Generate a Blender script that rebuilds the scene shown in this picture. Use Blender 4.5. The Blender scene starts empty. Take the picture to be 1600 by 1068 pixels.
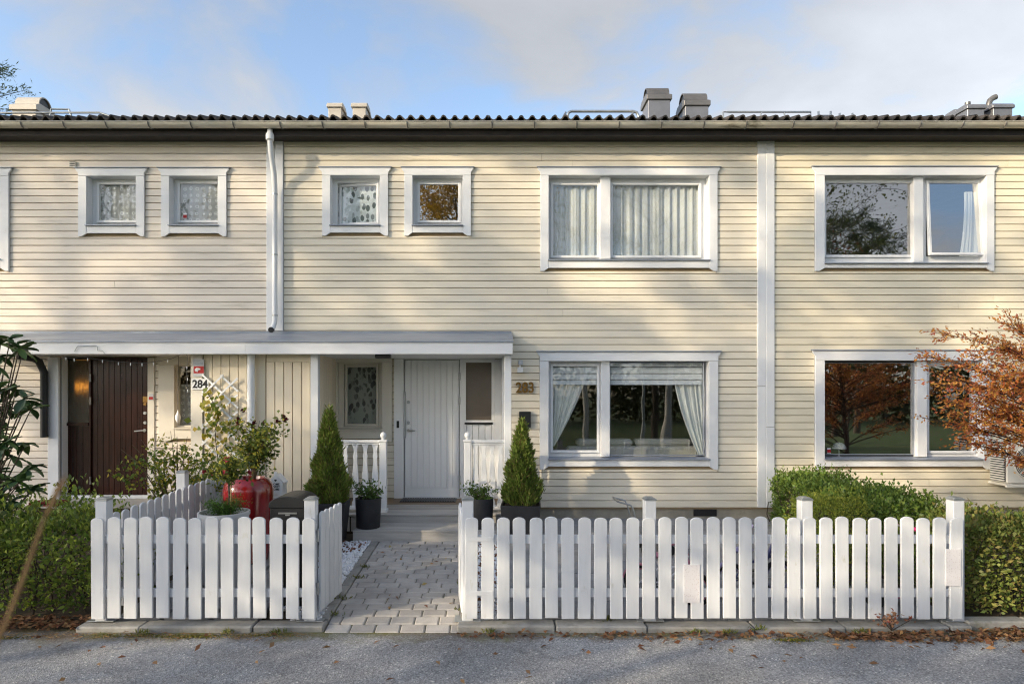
import bpy, bmesh, math, random
import numpy as np
from mathutils import Vector, Matrix

# ------------------------------------------------------------------ camera, sky, sun, exposure
sc = bpy.context.scene
COL = sc.collection
R = math.radians
F, VX, VY, EYE = 1000.0, 770.0, 619.0, 1.925      # focal length and vanishing point of the 1600 px photograph, eye height
cd = bpy.data.cameras.new('camera'); cam = bpy.data.objects.new('camera', cd); COL.objects.link(cam)
cam.location = (0, 0, EYE); cam.rotation_euler = (R(90), 0, 0)
cd.sensor_width = 36; cd.lens = 36*F/1600
cd.shift_x = (800-VX)/1600; cd.shift_y = (VY-534)/1600
cd.clip_start = 0.05; cd.clip_end = 2000
cd.dof.use_dof = True; cd.dof.focus_distance = 8.0; cd.dof.aperture_fstop = 5.6
sc.camera = cam
SUNV = Vector((-1.62, -1.0, 0.63)).normalized()      # towards the sun
SUN_EL = math.asin(SUNV.z); SUN_ROT = math.atan2(SUNV.x, SUNV.y) % (2*math.pi)
w = bpy.data.worlds.new('World'); sc.world = w; w.use_nodes = True
nt = w.node_tree; nt.nodes.clear()
def N(t, kind, **kw):
    n = t.nodes.new(kind)
    for k, v in kw.items():
        if k in n.inputs.keys(): n.inputs[k].default_value = v
        else: setattr(n, k, v)
    return n
out = N(nt, 'ShaderNodeOutputWorld'); bg = N(nt, 'ShaderNodeBackground'); bg.inputs['Strength'].default_value = 0.14
sky = N(nt, 'ShaderNodeTexSky', sky_type='NISHITA', sun_disc=False, sun_elevation=SUN_EL, sun_rotation=SUN_ROT, altitude=100, air_density=1.0, dust_density=2.0, ozone_density=1.5)
tc = N(nt, 'ShaderNodeTexCoord'); sep = N(nt, 'ShaderNodeSeparateXYZ'); nt.links.new(tc.outputs['Generated'], sep.inputs[0])
ad = N(nt, 'ShaderNodeMath', operation='ADD'); ad.inputs[1].default_value = 0.22; nt.links.new(sep.outputs['Z'], ad.inputs[0])
mx0 = N(nt, 'ShaderNodeMath', operation='MAXIMUM'); mx0.inputs[1].default_value = 0.08; nt.links.new(ad.outputs[0], mx0.inputs[0])
dv = N(nt, 'ShaderNodeVectorMath', operation='DIVIDE'); cb = N(nt, 'ShaderNodeCombineXYZ')
for k in 'XYZ': nt.links.new(mx0.outputs[0], cb.inputs[k])
nt.links.new(tc.outputs['Generated'], dv.inputs[0]); nt.links.new(cb.outputs[0], dv.inputs[1])
ofs = N(nt, 'ShaderNodeVectorMath', operation='ADD'); ofs.inputs[1].default_value = (3.05, 0.4, 1.7); nt.links.new(dv.outputs[0], ofs.inputs[0])
n1 = N(nt, 'ShaderNodeTexNoise', Scale=0.9, Detail=2.0, Roughness=0.5); nt.links.new(ofs.outputs[0], n1.inputs['Vector'])
n2 = N(nt, 'ShaderNodeTexNoise', Scale=2.3, Detail=9.0, Roughness=0.56, Distortion=0.3); nt.links.new(ofs.outputs[0], n2.inputs['Vector'])
mixn = N(nt, 'ShaderNodeMath', operation='MULTIPLY_ADD'); mixn.inputs[1].default_value = 1.35
nt.links.new(n1.outputs[0], mixn.inputs[0]); nt.links.new(n2.outputs[0], mixn.inputs[2])
crm = N(nt, 'ShaderNodeValToRGB'); crm.color_ramp.elements[0].position = 0.42; crm.color_ramp.elements[1].position = 0.58
sub = N(nt, 'ShaderNodeMath', operation='MULTIPLY_ADD'); sub.inputs[1].default_value = 0.8; sub.inputs[2].default_value = -0.415
nt.links.new(mixn.outputs[0], sub.inputs[0]); nt.links.new(sub.outputs[0], crm.inputs[0])
cfac = N(nt, 'ShaderNodeMath', operation='MULTIPLY_ADD'); cfac.inputs[1].default_value = 0.80; cfac.inputs[2].default_value = 0.10; nt.links.new(crm.outputs[0], cfac.inputs[0])
bw = N(nt, 'ShaderNodeRGBToBW'); nt.links.new(sky.outputs[0], bw.inputs[0])
cl = N(nt, 'ShaderNodeMath', operation='MULTIPLY_ADD'); cl.inputs[1].default_value = 0.72; cl.inputs[2].default_value = 0.55; nt.links.new(bw.outputs[0], cl.inputs[0])
ctx = N(nt, 'ShaderNodeMath', operation='MULTIPLY_ADD'); ctx.inputs[1].default_value = 0.8; ctx.inputs[2].default_value = 0.58; nt.links.new(n2.outputs[0], ctx.inputs[0])
clm = N(nt, 'ShaderNodeMath', operation='MULTIPLY'); nt.links.new(cl.outputs[0], clm.inputs[0]); nt.links.new(ctx.outputs[0], clm.inputs[1])
ctint = N(nt, 'ShaderNodeVectorMath', operation='SCALE'); ctint.inputs[0].default_value = (0.97, 0.99, 1.03); nt.links.new(clm.outputs[0], ctint.inputs['Scale'])
mixc = N(nt, 'ShaderNodeMix', data_type='RGBA'); nt.links.new(ctint.outputs[0], mixc.inputs[7])
nt.links.new(cfac.outputs[0], mixc.inputs[0]); nt.links.new(sky.outputs[0], mixc.inputs[6]); nt.links.new(mixc.outputs[2], bg.inputs['Color']); nt.links.new(bg.outputs[0], out.inputs[0])
sl = bpy.data.lights.new('sun', 'SUN'); sl.energy = 2.25; sl.angle = R(0.55); sl.color = (1.0, 0.83, 0.58)
so = bpy.data.objects.new('sun', sl); COL.objects.link(so); so.rotation_euler = SUNV.to_track_quat('Z', 'Y').to_euler(); so.location = (-30, -20, 25)
sc.view_settings.view_transform = 'Standard'; sc.view_settings.look = 'None'; sc.view_settings.gamma = 1; sc.view_settings.use_curve_mapping = False
sc.view_settings.exposure = 1.35
sc.render.engine = 'CYCLES'
sc.cycles.use_denoising = True; sc.cycles.filter_width = 1.15
sc.cycles.max_bounces = 8; sc.cycles.transparent_max_bounces = 12
sc.cycles.caustics_reflective = False; sc.cycles.caustics_refractive = False
sc.cycles.sample_clamp_indirect = 6

# ------------------------------------------------------------------ helpers
def PX(px, Y): return (px-VX)*Y/F
def PZ(py, Y): return EYE+(VY-py)*Y/F
YF, YR, YQ, YS, YC, YP = 9.09, 9.80, 9.24, 8.70, 8.45, 5.41    # facade, recessed porch wall, shed front, canopy edge, picket plane
def gz(Y): return 0.05*min(max(Y-5.5, 0), 3.6)        # the yards rise a little towards the houses

class B:
    def __init__(s): s.v = []; s.f = []
    def box(s, x0, x1, y0, y1, z0, z1):
        o = len(s.v)
        s.v += [(x0,y0,z0),(x1,y0,z0),(x1,y1,z0),(x0,y1,z0),(x0,y0,z1),(x1,y0,z1),(x1,y1,z1),(x0,y1,z1)]
        s.f += [tuple(o+i for i in q) for q in ((0,3,2,1),(4,5,6,7),(0,1,5,4),(1,2,6,5),(2,3,7,6),(3,0,4,7))]
        return s
    def prism(s, poly, ax, a, b):
        o = len(s.v); n = len(poly)
        for t in (a, b):
            for p, q in poly:
                s.v.append((t,p,q) if ax == 'x' else (p,t,q) if ax == 'y' else (p,q,t))
        s.f.append(tuple(o+i for i in range(n))); s.f.append(tuple(o+n+i for i in reversed(range(n))))
        for i in range(n):
            j = (i+1) % n; s.f.append((o+i, o+n+i, o+n+j, o+j))
        return s
    def tube(s, pts, r, n=8, caps=True, flat=None):
        pts = [Vector(p) for p in pts]; m = len(pts)
        rs = r if isinstance(r, (list, tuple)) else [r]*m
        o = len(s.v); up = None
        for i, p in enumerate(pts):
            d = (pts[min(i+1,m-1)]-pts[max(i-1,0)])
            d = d.normalized() if d.length > 1e-9 else Vector((0,0,1))
            if up is None:
                up = d.orthogonal().normalized()
            else:
                up = (up-d*up.dot(d)); up = up.normalized() if up.length > 1e-6 else d.orthogonal().normalized()
            sd = d.cross(up)
            for k in range(n):
                a = 2*math.pi*k/n
                s.v.append(tuple(p+(up*math.cos(a)+sd*math.sin(a))*rs[i]))
        for i in range(m-1):
            for k in range(n):
                k2 = (k+1) % n
                s.f.append((o+i*n+k, o+i*n+k2, o+(i+1)*n+k2, o+(i+1)*n+k))
        if caps:
            s.f.append(tuple(o+k for k in reversed(range(n)))); s.f.append(tuple(o+(m-1)*n+k for k in range(n)))
        return s
    def lathe(s, prof, c=(0,0,0), n=24, ax='z', sq=1.0):
        o = len(s.v); m = len(prof)
        for r, h in prof:
            for k in range(n):
                a = 2*math.pi*k/n; u, v = r*math.cos(a), r*math.sin(a)
                s.v.append((c[0]+u, c[1]+v, c[2]+h) if ax == 'z' else (c[0]+h, c[1]+u, c[2]+v) if ax == 'x' else (c[0]+u, c[1]+h, c[2]+v))
        for i in range(m-1):
            for k in range(n):
                k2 = (k+1) % n; s.f.append((o+i*n+k, o+i*n+k2, o+(i+1)*n+k2, o+(i+1)*n+k))
        s.f.append(tuple(o+k for k in reversed(range(n)))); s.f.append(tuple(o+(m-1)*n+k for k in range(n)))
        return s
    def grid(s, P):      # P[i][j] points
        o = len(s.v); m = len(P); n = len(P[0])
        for row in P: s.v += [tuple(p) for p in row]
        for i in range(m-1):
            for j in range(n-1): s.f.append((o+i*n+j, o+i*n+j+1, o+(i+1)*n+j+1, o+(i+1)*n+j))
        return s
    def xf(s, M, o=0):
        s.v[o:] = [tuple(M @ Vector(p)) for p in s.v[o:]]; return s
    def mesh(s, name, mats, ofs=(0,0,0), bev=0, smooth=False, fix=True):
        me = bpy.data.meshes.new(name)
        me.from_pydata([(x-ofs[0], y-ofs[1], z-ofs[2]) for x, y, z in s.v], [], s.f)
        if fix or bev:
            bm = bmesh.new(); bm.from_mesh(me)
            if fix: bmesh.ops.recalc_face_normals(bm, faces=bm.faces)
            if bev: bmesh.ops.bevel(bm, geom=[e for e in bm.edges if len(e.link_faces) == 2 and e.calc_face_angle(0) > 0.5], offset=bev, segments=1, affect='EDGES', clamp_overlap=True)
            bm.to_mesh(me); bm.free()
        for m in (mats if isinstance(mats, (list, tuple)) else [mats]): me.materials.append(m)
        if smooth: me.shade_smooth() if smooth is True else (me.shade_smooth(), me.set_sharp_from_angle(angle=R(smooth)))
        return me
    def build(s, name, mats, parent=None, bev=0, smooth=False, fix=True, local=False):
        ofs = (0,0,0)
        if parent is not None and not local:
            r = parent
            while r.parent: r = r.parent
            ofs = tuple(r.location)
        me = s.mesh(name, mats, ofs, bev, smooth, fix)
        return link(name, me, parent)

def link(name, data, parent=None, loc=None, rot=None):
    o = bpy.data.objects.new(name, data); COL.objects.link(o)
    if parent is not None: o.parent = parent
    if loc is not None: o.location = loc
    if rot is not None: o.rotation_euler = rot
    return o
def tag(o, label=None, cat=None, group=None, kind=None):
    if label: o['label'] = label
    if cat: o['category'] = cat
    if group: o['group'] = group
    if kind: o['kind'] = kind
    return o
def thing(name, loc, label, cat, group=None, rz=0):
    o = link(name, None, None, loc, (0,0,rz)); o.empty_display_size = 0.1
    return tag(o, label, cat, group)
def copy_tree(o, parent=None):
    c = o.copy(); COL.objects.link(c); c.parent = parent
    for ch in list(o.children): copy_tree(ch, c)
    return c
def npmesh(name, V, k, mat):
    """V: (n*k,3) array, one k-gon per k vertices"""
    V = np.asarray(V, np.float32).reshape(-1, 3); n = len(V)//k
    me = bpy.data.meshes.new(name); me.vertices.add(len(V)); me.vertices.foreach_set('co', V.ravel())
    me.loops.add(len(V)); me.loops.foreach_set('vertex_index', np.arange(len(V), dtype=np.int32))
    me.polygons.add(n); me.polygons.foreach_set('loop_start', np.arange(0, len(V), k, dtype=np.int32)); me.polygons.foreach_set('loop_total', np.full(n, k, np.int32))
    me.update(calc_edges=True); me.materials.append(mat)
    return me
def unit(a): return a/np.maximum(np.linalg.norm(a, axis=1, keepdims=True), 1e-9)
def leaf_mesh(name, C, L, W, mat, rng, D=None, Nn=None, curl=0.3, spread=0.6):
    """leaf-shaped folded quads with base at C, along D"""
    C = np.asarray(C, float); n = len(C)
    rd = unit(rng.normal(size=(n,3)))
    d = rd if D is None else unit(np.asarray(D)+spread*rd)
    nr = rng.normal(size=(n,3)) if Nn is None else np.asarray(Nn)+0.5*rng.normal(size=(n,3))
    sd = unit(np.cross(d, nr)); nn = np.cross(sd, d)
    l = (L*rng.uniform(0.6, 1.25, n))[:,None]; ww = (W*rng.uniform(0.7, 1.2, n))[:,None]
    V = np.stack([C, C+d*l*0.5+sd*ww*0.5+nn*curl*ww, C+d*l, C+d*l*0.5-sd*ww*0.5+nn*curl*ww], 1)
    return npmesh(name, V, 4, mat)

# ------------------------------------------------------------------ materials
def newmat(name):
    m = bpy.data.materials.new(name); m.use_nodes = True; t = m.node_tree; t.nodes.clear()
    o = N(t, 'ShaderNodeOutputMaterial'); return m, t, o
def M(name, c1, c2=None, rough=0.6, ns=4.0, st=(1,1,1), bump=0.0, bs=60.0, bst=(1,1,1), rand=0.0, metal=0.0, spec=0.4, lo=0.35, hi=0.65, bd=0.01, spots=None, coat=0):
    m, t, o = newmat(name); L = t.links.new
    p = N(t, 'ShaderNodeBsdfPrincipled'); L(p.outputs[0], o.inputs[0])
    p.inputs['Roughness'].default_value = rough; p.inputs['Metallic'].default_value = metal; p.inputs['Specular IOR Level'].default_value = spec
    if coat: p.inputs['Coat Weight'].default_value = coat; p.inputs['Coat Roughness'].default_value = 0.08
    g = N(t, 'ShaderNodeNewGeometry')
    def noise(scale, stretch, det=6):
        mp = N(t, 'ShaderNodeMapping'); mp.inputs['Scale'].default_value = stretch; L(g.outputs['Position'], mp.inputs[0])
        nz = N(t, 'ShaderNodeTexNoise', Scale=scale, Detail=det, Roughness=0.6); L(mp.outputs[0], nz.inputs['Vector']); return nz
    c2 = c2 or tuple(x*0.85 for x in c1)
    nz = noise(ns, st); rp = N(t, 'ShaderNodeMapRange'); rp.inputs[1].default_value = lo; rp.inputs[2].default_value = hi; L(nz.outputs[0], rp.inputs[0])
    mx = N(t, 'ShaderNodeMix', data_type='RGBA'); mx.inputs[6].default_value = (*c1, 1); mx.inputs[7].default_value = (*c2, 1); L(rp.outputs[0], mx.inputs[0])
    col = mx.outputs[2]
    if rand:
        oi = N(t, 'ShaderNodeObjectInfo'); mr = N(t, 'ShaderNodeMapRange'); mr.inputs[3].default_value = 1-rand; mr.inputs[4].default_value = 1+rand; L(oi.outputs['Random'], mr.inputs[0])
        mm = N(t, 'ShaderNodeVectorMath', operation='SCALE'); L(col, mm.inputs[0]); L(mr.outputs[0], mm.inputs['Scale']); col = mm.outputs[0]
    if spots:      # (colour, scale, threshold, stretch)
        nz2 = noise(spots[1], spots[3] if len(spots) > 3 else (1,1,1), 8); r2 = N(t, 'ShaderNodeMapRange'); r2.inputs[1].default_value = spots[2]; r2.inputs[2].default_value = spots[2]+0.12; L(nz2.outputs[0], r2.inputs[0])
        m2 = N(t, 'ShaderNodeMix', data_type='RGBA'); m2.inputs[7].default_value = (*spots[0], 1); L(r2.outputs[0], m2.inputs[0]); L(col, m2.inputs[6]); col = m2.outputs[2]
    L(col, p.inputs['Base Color'])
    if bump:
        nb = noise(bs, bst, 5); bp = N(t, 'ShaderNodeBump'); bp.inputs['Strength'].default_value = bump; bp.inputs['Distance'].default_value = bd
        L(nb.outputs[0], bp.inputs['Height']); L(bp.outputs[0], p.inputs['Normal'])
    return m
def LM(name, cols, trans=0.35, rough=0.5):
    """leaves: colour differs from leaf to leaf"""
    m, t, o = newmat(name); L = t.links.new
    g = N(t, 'ShaderNodeNewGeometry'); rp = N(t, 'ShaderNodeValToRGB'); L(g.outputs['Random Per Island'], rp.inputs[0])
    e = rp.color_ramp.elements
    while len(e) < len(cols): e.new(0.5)
    for i, c in enumerate(cols): e[i].position = i/max(len(cols)-1, 1); e[i].color = (*c, 1)
    p = N(t, 'ShaderNodeBsdfPrincipled'); p.inputs['Roughness'].default_value = rough; p.inputs['Specular IOR Level'].default_value = 0.35
    tr = N(t, 'ShaderNodeBsdfTranslucent'); mx = N(t, 'ShaderNodeMixShader'); mx.inputs[0].default_value = trans
    L(rp.outputs[0], p.inputs['Base Color']); L(rp.outputs[0], tr.inputs[0]); L(p.outputs[0], mx.inputs[1]); L(tr.outputs[0], mx.inputs[2]); L(mx.outputs[0], o.inputs[0])
    return m
def GLASS(name, ior=1.75, tint=(0.93,0.96,0.95), rough=0.0, wob=0.0):
    m, t, o = newmat(name); L = t.links.new
    r0 = ((ior-1)/(ior+1))**2; ge = N(t, 'ShaderNodeNewGeometry'); dt = N(t, 'ShaderNodeVectorMath', operation='DOT_PRODUCT'); L(ge.outputs['Incoming'], dt.inputs[0]); L(ge.outputs['Normal'], dt.inputs[1])
    ab = N(t, 'ShaderNodeMath', operation='ABSOLUTE'); L(dt.outputs['Value'], ab.inputs[0]); om = N(t, 'ShaderNodeMath', operation='SUBTRACT'); om.inputs[0].default_value = 1.0; L(ab.outputs[0], om.inputs[1])
    pw = N(t, 'ShaderNodeMath', operation='POWER'); pw.inputs[1].default_value = 5.0; L(om.outputs[0], pw.inputs[0]); fr = N(t, 'ShaderNodeMath', operation='MULTIPLY_ADD'); fr.inputs[1].default_value = 1-r0; fr.inputs[2].default_value = r0; L(pw.outputs[0], fr.inputs[0])   # Fresnel after Schlick, the same from both sides
    tr = N(t, 'ShaderNodeBsdfTransparent'); tr.inputs[0].default_value = (*tint, 1)
    gl = N(t, 'ShaderNodeBsdfGlossy'); gl.inputs['Roughness'].default_value = rough; gl.inputs['Color'].default_value = (.97,.98,1,1)
    mx = N(t, 'ShaderNodeMixShader'); L(fr.outputs[0], mx.inputs[0]); L(tr.outputs[0], mx.inputs[1]); L(gl.outputs[0], mx.inputs[2]); L(mx.outputs[0], o.inputs[0])
    if wob:
        g = N(t, 'ShaderNodeNewGeometry'); nz = N(t, 'ShaderNodeTexNoise', Scale=2.2, Detail=1.0); L(g.outputs['Position'], nz.inputs['Vector'])
        bp = N(t, 'ShaderNodeBump'); bp.inputs['Strength'].default_value = wob; bp.inputs['Distance'].default_value = 0.02; L(nz.outputs[0], bp.inputs['Height']); L(bp.outputs[0], gl.inputs['Normal'])
    return m
def CLOTH(name, col, trans=0.4, alpha=1.0, pattern=None, dark=(0.2,0.22,0.2), scale=8):
    """curtain cloth, optionally see-through, lace rings or leaf print"""
    m, t, o = newmat(name); L = t.links.new
    d = N(t, 'ShaderNodeBsdfDiffuse'); d.inputs[0].default_value = (*col, 1); tl = N(t, 'ShaderNodeBsdfTranslucent'); tl.inputs[0].default_value = (*col, 1)
    mx = N(t, 'ShaderNodeMixShader'); mx.inputs[0].default_value = trans; L(d.outputs[0], mx.inputs[1]); L(tl.outputs[0], mx.inputs[2]); last = mx
    g = N(t, 'ShaderNodeNewGeometry')
    mp = N(t, 'ShaderNodeMapping'); L(g.outputs['Position'], mp.inputs[0]); mp.inputs['Scale'].default_value = (1, 0, 1)
    if pattern == 'lace':
        vo = N(t, 'ShaderNodeTexVoronoi', Scale=scale, Randomness=0.25); L(mp.outputs[0], vo.inputs['Vector'])
        pp = N(t, 'ShaderNodeMath', operation='PINGPONG'); pp.inputs[1].default_value = 0.09; L(vo.outputs['Distance'], pp.inputs[0])
        mr = N(t, 'ShaderNodeMapRange'); mr.inputs[1].default_value = 0.03; mr.inputs[2].default_value = 0.06; mr.inputs[3].default_value = alpha; mr.inputs[4].default_value = 0.95; L(pp.outputs[0], mr.inputs[0])
        lt = N(t, 'ShaderNodeMath', operation='LESS_THAN'); lt.inputs[1].default_value = 0.30; L(vo.outputs['Distance'], lt.inputs[0])
        m3 = N(t, 'ShaderNodeMapRange'); m3.inputs[3].default_value = alpha; L(lt.outputs[0], m3.inputs[0]); L(mr.outputs[0], m3.inputs[4])
        tp = N(t, 'ShaderNodeBsdfTransparent'); m2 = N(t, 'ShaderNodeMixShader'); L(m3.outputs[0], m2.inputs[0]); L(tp.outputs[0], m2.inputs[1]); L(last.outputs[0], m2.inputs[2]); last = m2
    elif pattern == 'leaf':
        mp.inputs['Rotation'].default_value = (0, 0.6, 0); mp.inputs['Scale'].default_value = (1, 0, 0.6)
        vo = N(t, 'ShaderNodeTexVoronoi', Scale=scale); L(mp.outputs[0], vo.inputs['Vector'])
        rp = N(t, 'ShaderNodeValToRGB'); L(vo.outputs['Color'], rp.inputs[0]); e = rp.color_ramp.elements; e[0].position = 0.30; e[0].color = (*dark, 1); e[1].position = 0.75; e[1].color = (*col, 1)
        ml = N(t, 'ShaderNodeMix', data_type='RGBA'); ml.inputs[7].default_value = (*col, 1); L(rp.outputs[0], ml.inputs[6])
        mr = N(t, 'ShaderNodeMapRange'); mr.inputs[1].default_value = 0.50; mr.inputs[2].default_value = 0.60; L(vo.outputs['Distance'], mr.inputs[0]); L(mr.outputs[0], ml.inputs[0])
        L(ml.outputs[2], d.inputs[0]); L(ml.outputs[2], tl.inputs[0])
    elif alpha < 1:
        tp = N(t, 'ShaderNodeBsdfTransparent'); m2 = N(t, 'ShaderNodeMixShader'); m2.inputs[0].default_value = alpha; L(tp.outputs[0], m2.inputs[1]); L(last.outputs[0], m2.inputs[2]); last = m2
    L(last.outputs[0], o.inputs[0]); return m
def EMIT(name, col, s):
    m, t, o = newmat(name); e = N(t, 'ShaderNodeEmission'); e.inputs[0].default_value = (*col, 1); e.inputs[1].default_value = s; t.links.new(e.outputs[0], o.inputs[0]); return m

grain = dict(bump=0.25, bs=9, bst=(1.2, 14, 22), bd=0.004)
vgrain = dict(bump=0.25, bs=9, bst=(22, 14, 1.2), bd=0.004)
siding = [M('siding_cream', (0.78,0.715,0.59), (0.74,0.675,0.55), 0.62, 2.2, (0.6,1,5), rand=0.045, spots=((0.60,0.54,0.42), 3.0, 0.61, (0.5,1,6)), **grain),
          M('siding_sand', (0.77,0.70,0.605), (0.725,0.655,0.565), 0.62, 2.2, (0.6,1,5), rand=0.045, spots=((0.58,0.52,0.43), 3.0, 0.59, (0.5,1,6)), **grain),
          M('siding_butter', (0.79,0.72,0.565), (0.76,0.69,0.535), 0.62, 2.2, (0.6,1,5), rand=0.035, spots=((0.62,0.55,0.40), 3.0, 0.63, (0.5,1,6)), **grain)]
vboard = M('vertical_board_cream', (0.80,0.71,0.555), (0.76,0.67,0.52), 0.62, 2.2, (5,5,0.6), rand=0.04, **vgrain)
sheath = M('sheathing', (0.38,0.29,0.18), rough=0.9)
white = M('white_paint', (0.79,0.80,0.815), (0.73,0.74,0.755), 0.5, 1.7, (3,3,1.2), rand=0.02, spots=((0.55,0.55,0.53), 5.0, 0.70), bump=0.12, bs=14, bst=(6,6,1), bd=0.003)
white_h = M('white_paint_boards', (0.79,0.80,0.815), (0.73,0.74,0.755), 0.5, 1.7, (1,3,3), rand=0.02, spots=((0.55,0.55,0.52), 4.0, 0.66, (0.6,1,3)), **grain)
fencew = M('fence_paint', (0.65,0.67,0.705), (0.59,0.61,0.645), 0.42, 2.0, (6,6,0.8), rand=0.03, spots=((0.50,0.51,0.47), 6.0, 0.63, (2,2,0.8)), bump=0.22, bs=10, bst=(12,12,1), bd=0.003)
cream_trim = M('cream_trim', (0.72,0.68,0.60), (0.66,0.62,0.54), 0.5, 2, bump=0.1, bs=20)
whiteplain = M('white_lacquer', (0.85,0.86,0.87), (0.81,0.82,0.83), 0.35, 2)
darkbrown = M('dark_eaves', (0.022,0.019,0.020), (0.035,0.028,0.026), 0.6, 6)
gutterm = M('gutter_metal', (0.64,0.60,0.51), (0.48,0.44,0.36), 0.45, 3, (1,4,4), metal=0.25, spots=((0.20,0.18,0.13), 4.0, 0.60, (0.6,2,2)))
zinc = M('zinc_sheet', (0.36,0.40,0.46), (0.27,0.30,0.36), 0.42, 2.0, (1,5,5), metal=0.35, spots=((0.50,0.53,0.57), 3.0, 0.62, (0.7,3,3)))
galv = M('galvanised', (0.45,0.47,0.48), (0.35,0.37,0.38), 0.4, 8, metal=0.7)
steel = M('brushed_steel', (0.55,0.55,0.54), (0.42,0.42,0.42), 0.3, 10, metal=0.9)
tilem = M('roof_tile', (0.050,0.044,0.042), (0.095,0.080,0.070), 0.8, 9, rand=0.22, bump=0.5, bs=40, spots=((0.20,0.17,0.09), 7.0, 0.62))
chim_dark = M('chimney_slate_metal', (0.22,0.225,0.245), (0.18,0.185,0.205), 0.4, 3, metal=0.4)
chim_cap = M('chimney_hood_metal', (0.21,0.20,0.19), (0.15,0.145,0.14), 0.38, 3, metal=0.5)
chim_light = M('chimney_sand_metal', (0.50,0.465,0.41), (0.42,0.39,0.345), 0.5, 3)
blackm = M('black_metal', (0.012,0.013,0.015), (0.02,0.021,0.023), 0.4, 5, bump=0.05, bs=150)
blackhole = M('dark_interior', (0.02,0.02,0.022), rough=0.9)
mahog = M('mahogany_stain', (0.045,0.014,0.008), (0.022,0.007,0.005), 0.22, 2.5, (8,8,0.7), rand=0.12, **vgrain)
concrete = M('foundation', (0.36,0.33,0.27), (0.26,0.24,0.20), 0.85, 3, bump=0.4, bs=30, spots=((0.18,0.17,0.14), 2.5, 0.6))
deckm = M('weathered_deck', (0.46,0.44,0.41), (0.35,0.335,0.31), 0.75, 3, (0.7,8,8), rand=0.14, **grain)
asphalt = M('asphalt', (0.105,0.105,0.108), (0.075,0.075,0.078), 0.85, 1.3, bump=0.9, bs=130, bd=0.006)
paverm = M('paver_concrete', (0.45,0.425,0.40), (0.36,0.34,0.32), 0.85, 6, rand=0.13, bump=0.5, bs=90, spots=((0.29,0.275,0.25), 5, 0.64))
slabm = M('yard_slab', (0.29,0.29,0.295), (0.22,0.22,0.225), 0.85, 5, rand=0.12, bump=0.4, bs=80)
joint = M('joint_sand_moss', (0.17,0.15,0.105), (0.12,0.13,0.06), 0.95, 5, bump=0.6, bs=60)
granite = M('granite_kerb', (0.33,0.32,0.30), (0.22,0.215,0.20), 0.8, 7, rand=0.1, bump=0.7, bs=45, spots=((0.14,0.14,0.08), 4, 0.62))
soil = M('soil', (0.075,0.055,0.035), (0.045,0.033,0.022), 0.95, 5, bump=0.8, bs=30)
lawn = M('lawn', (0.055,0.10,0.02), (0.09,0.115,0.03), 0.9, 0.5, bump=0.8, bs=20, bd=0.05)
gravelw = LM('marble_gravel', [(0.80,0.82,0.86),(0.70,0.72,0.76),(0.85,0.86,0.88),(0.62,0.62,0.63),(0.80,0.81,0.83)], 0.0, 0.6)
gravelr = LM('bark_bits', [(0.20,0.08,0.045),(0.11,0.055,0.035),(0.28,0.13,0.08)], 0.0, 0.8)
roomwall = M('room_wall', (0.30,0.29,0.27), rough=0.8)
roomfloor = M('room_floor', (0.22,0.15,0.09), rough=0.5)
glass = GLASS('window_glass', 4.0, wob=0.06)
glass_lo = GLASS('porch_glass', 1.6); glass_old = GLASS('older_window_glass', 1.75, wob=0.05); glass_mid = GLASS('clear_window_glass', 2.2, wob=0.05)
brass = M('aged_brass', (0.28,0.16,0.045), (0.20,0.11,0.03), 0.38, 20, metal=0.75)
printdark = M('print_black', (0.015,0.016,0.022), rough=0.6)
printred = M('print_red', (0.45,0.015,0.02), rough=0.5)
signgrey = M('sign_silver', (0.55,0.57,0.60), (0.50,0.52,0.55), 0.45, 5)
potblack = M('anthracite_pot', (0.020,0.021,0.025), (0.030,0.031,0.035), 0.55, 8, bump=0.15, bs=100)
redglaze = M('red_glaze', (0.24,0.010,0.012), (0.13,0.005,0.008), 0.16, 4, (3,3,0.8), coat=0.8, spots=((0.30,0.05,0.05), 5, 0.63))
tubwhite = M('white_tub', (0.66,0.67,0.68), (0.58,0.59,0.60), 0.4, 6)
bark = M('bark_brown', (0.10,0.075,0.055), (0.055,0.042,0.032), 0.9, 8, (3,3,0.8), bump=0.8, bs=20)
birchb = M('birch_bark', (0.66,0.64,0.60), (0.52,0.50,0.47), 0.8, 3, spots=((0.04,0.035,0.03), 2.2, 0.60, (1,1,5)))
twigm = M('twig', (0.07,0.05,0.035), (0.045,0.032,0.024), 0.85, 10)
cane = M('bamboo_cane', (0.42,0.27,0.11), (0.34,0.21,0.08), 0.6, 10)

# ------------------------------------------------------------------ ground, road, kerbs, yards
g = B(); g.box(-600, 600, -600, 600, -1.0, -0.075)
tag(g.build('ground', lawn), 'grass and bare earth reaching away behind the houses', None, None, 'structure')
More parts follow.
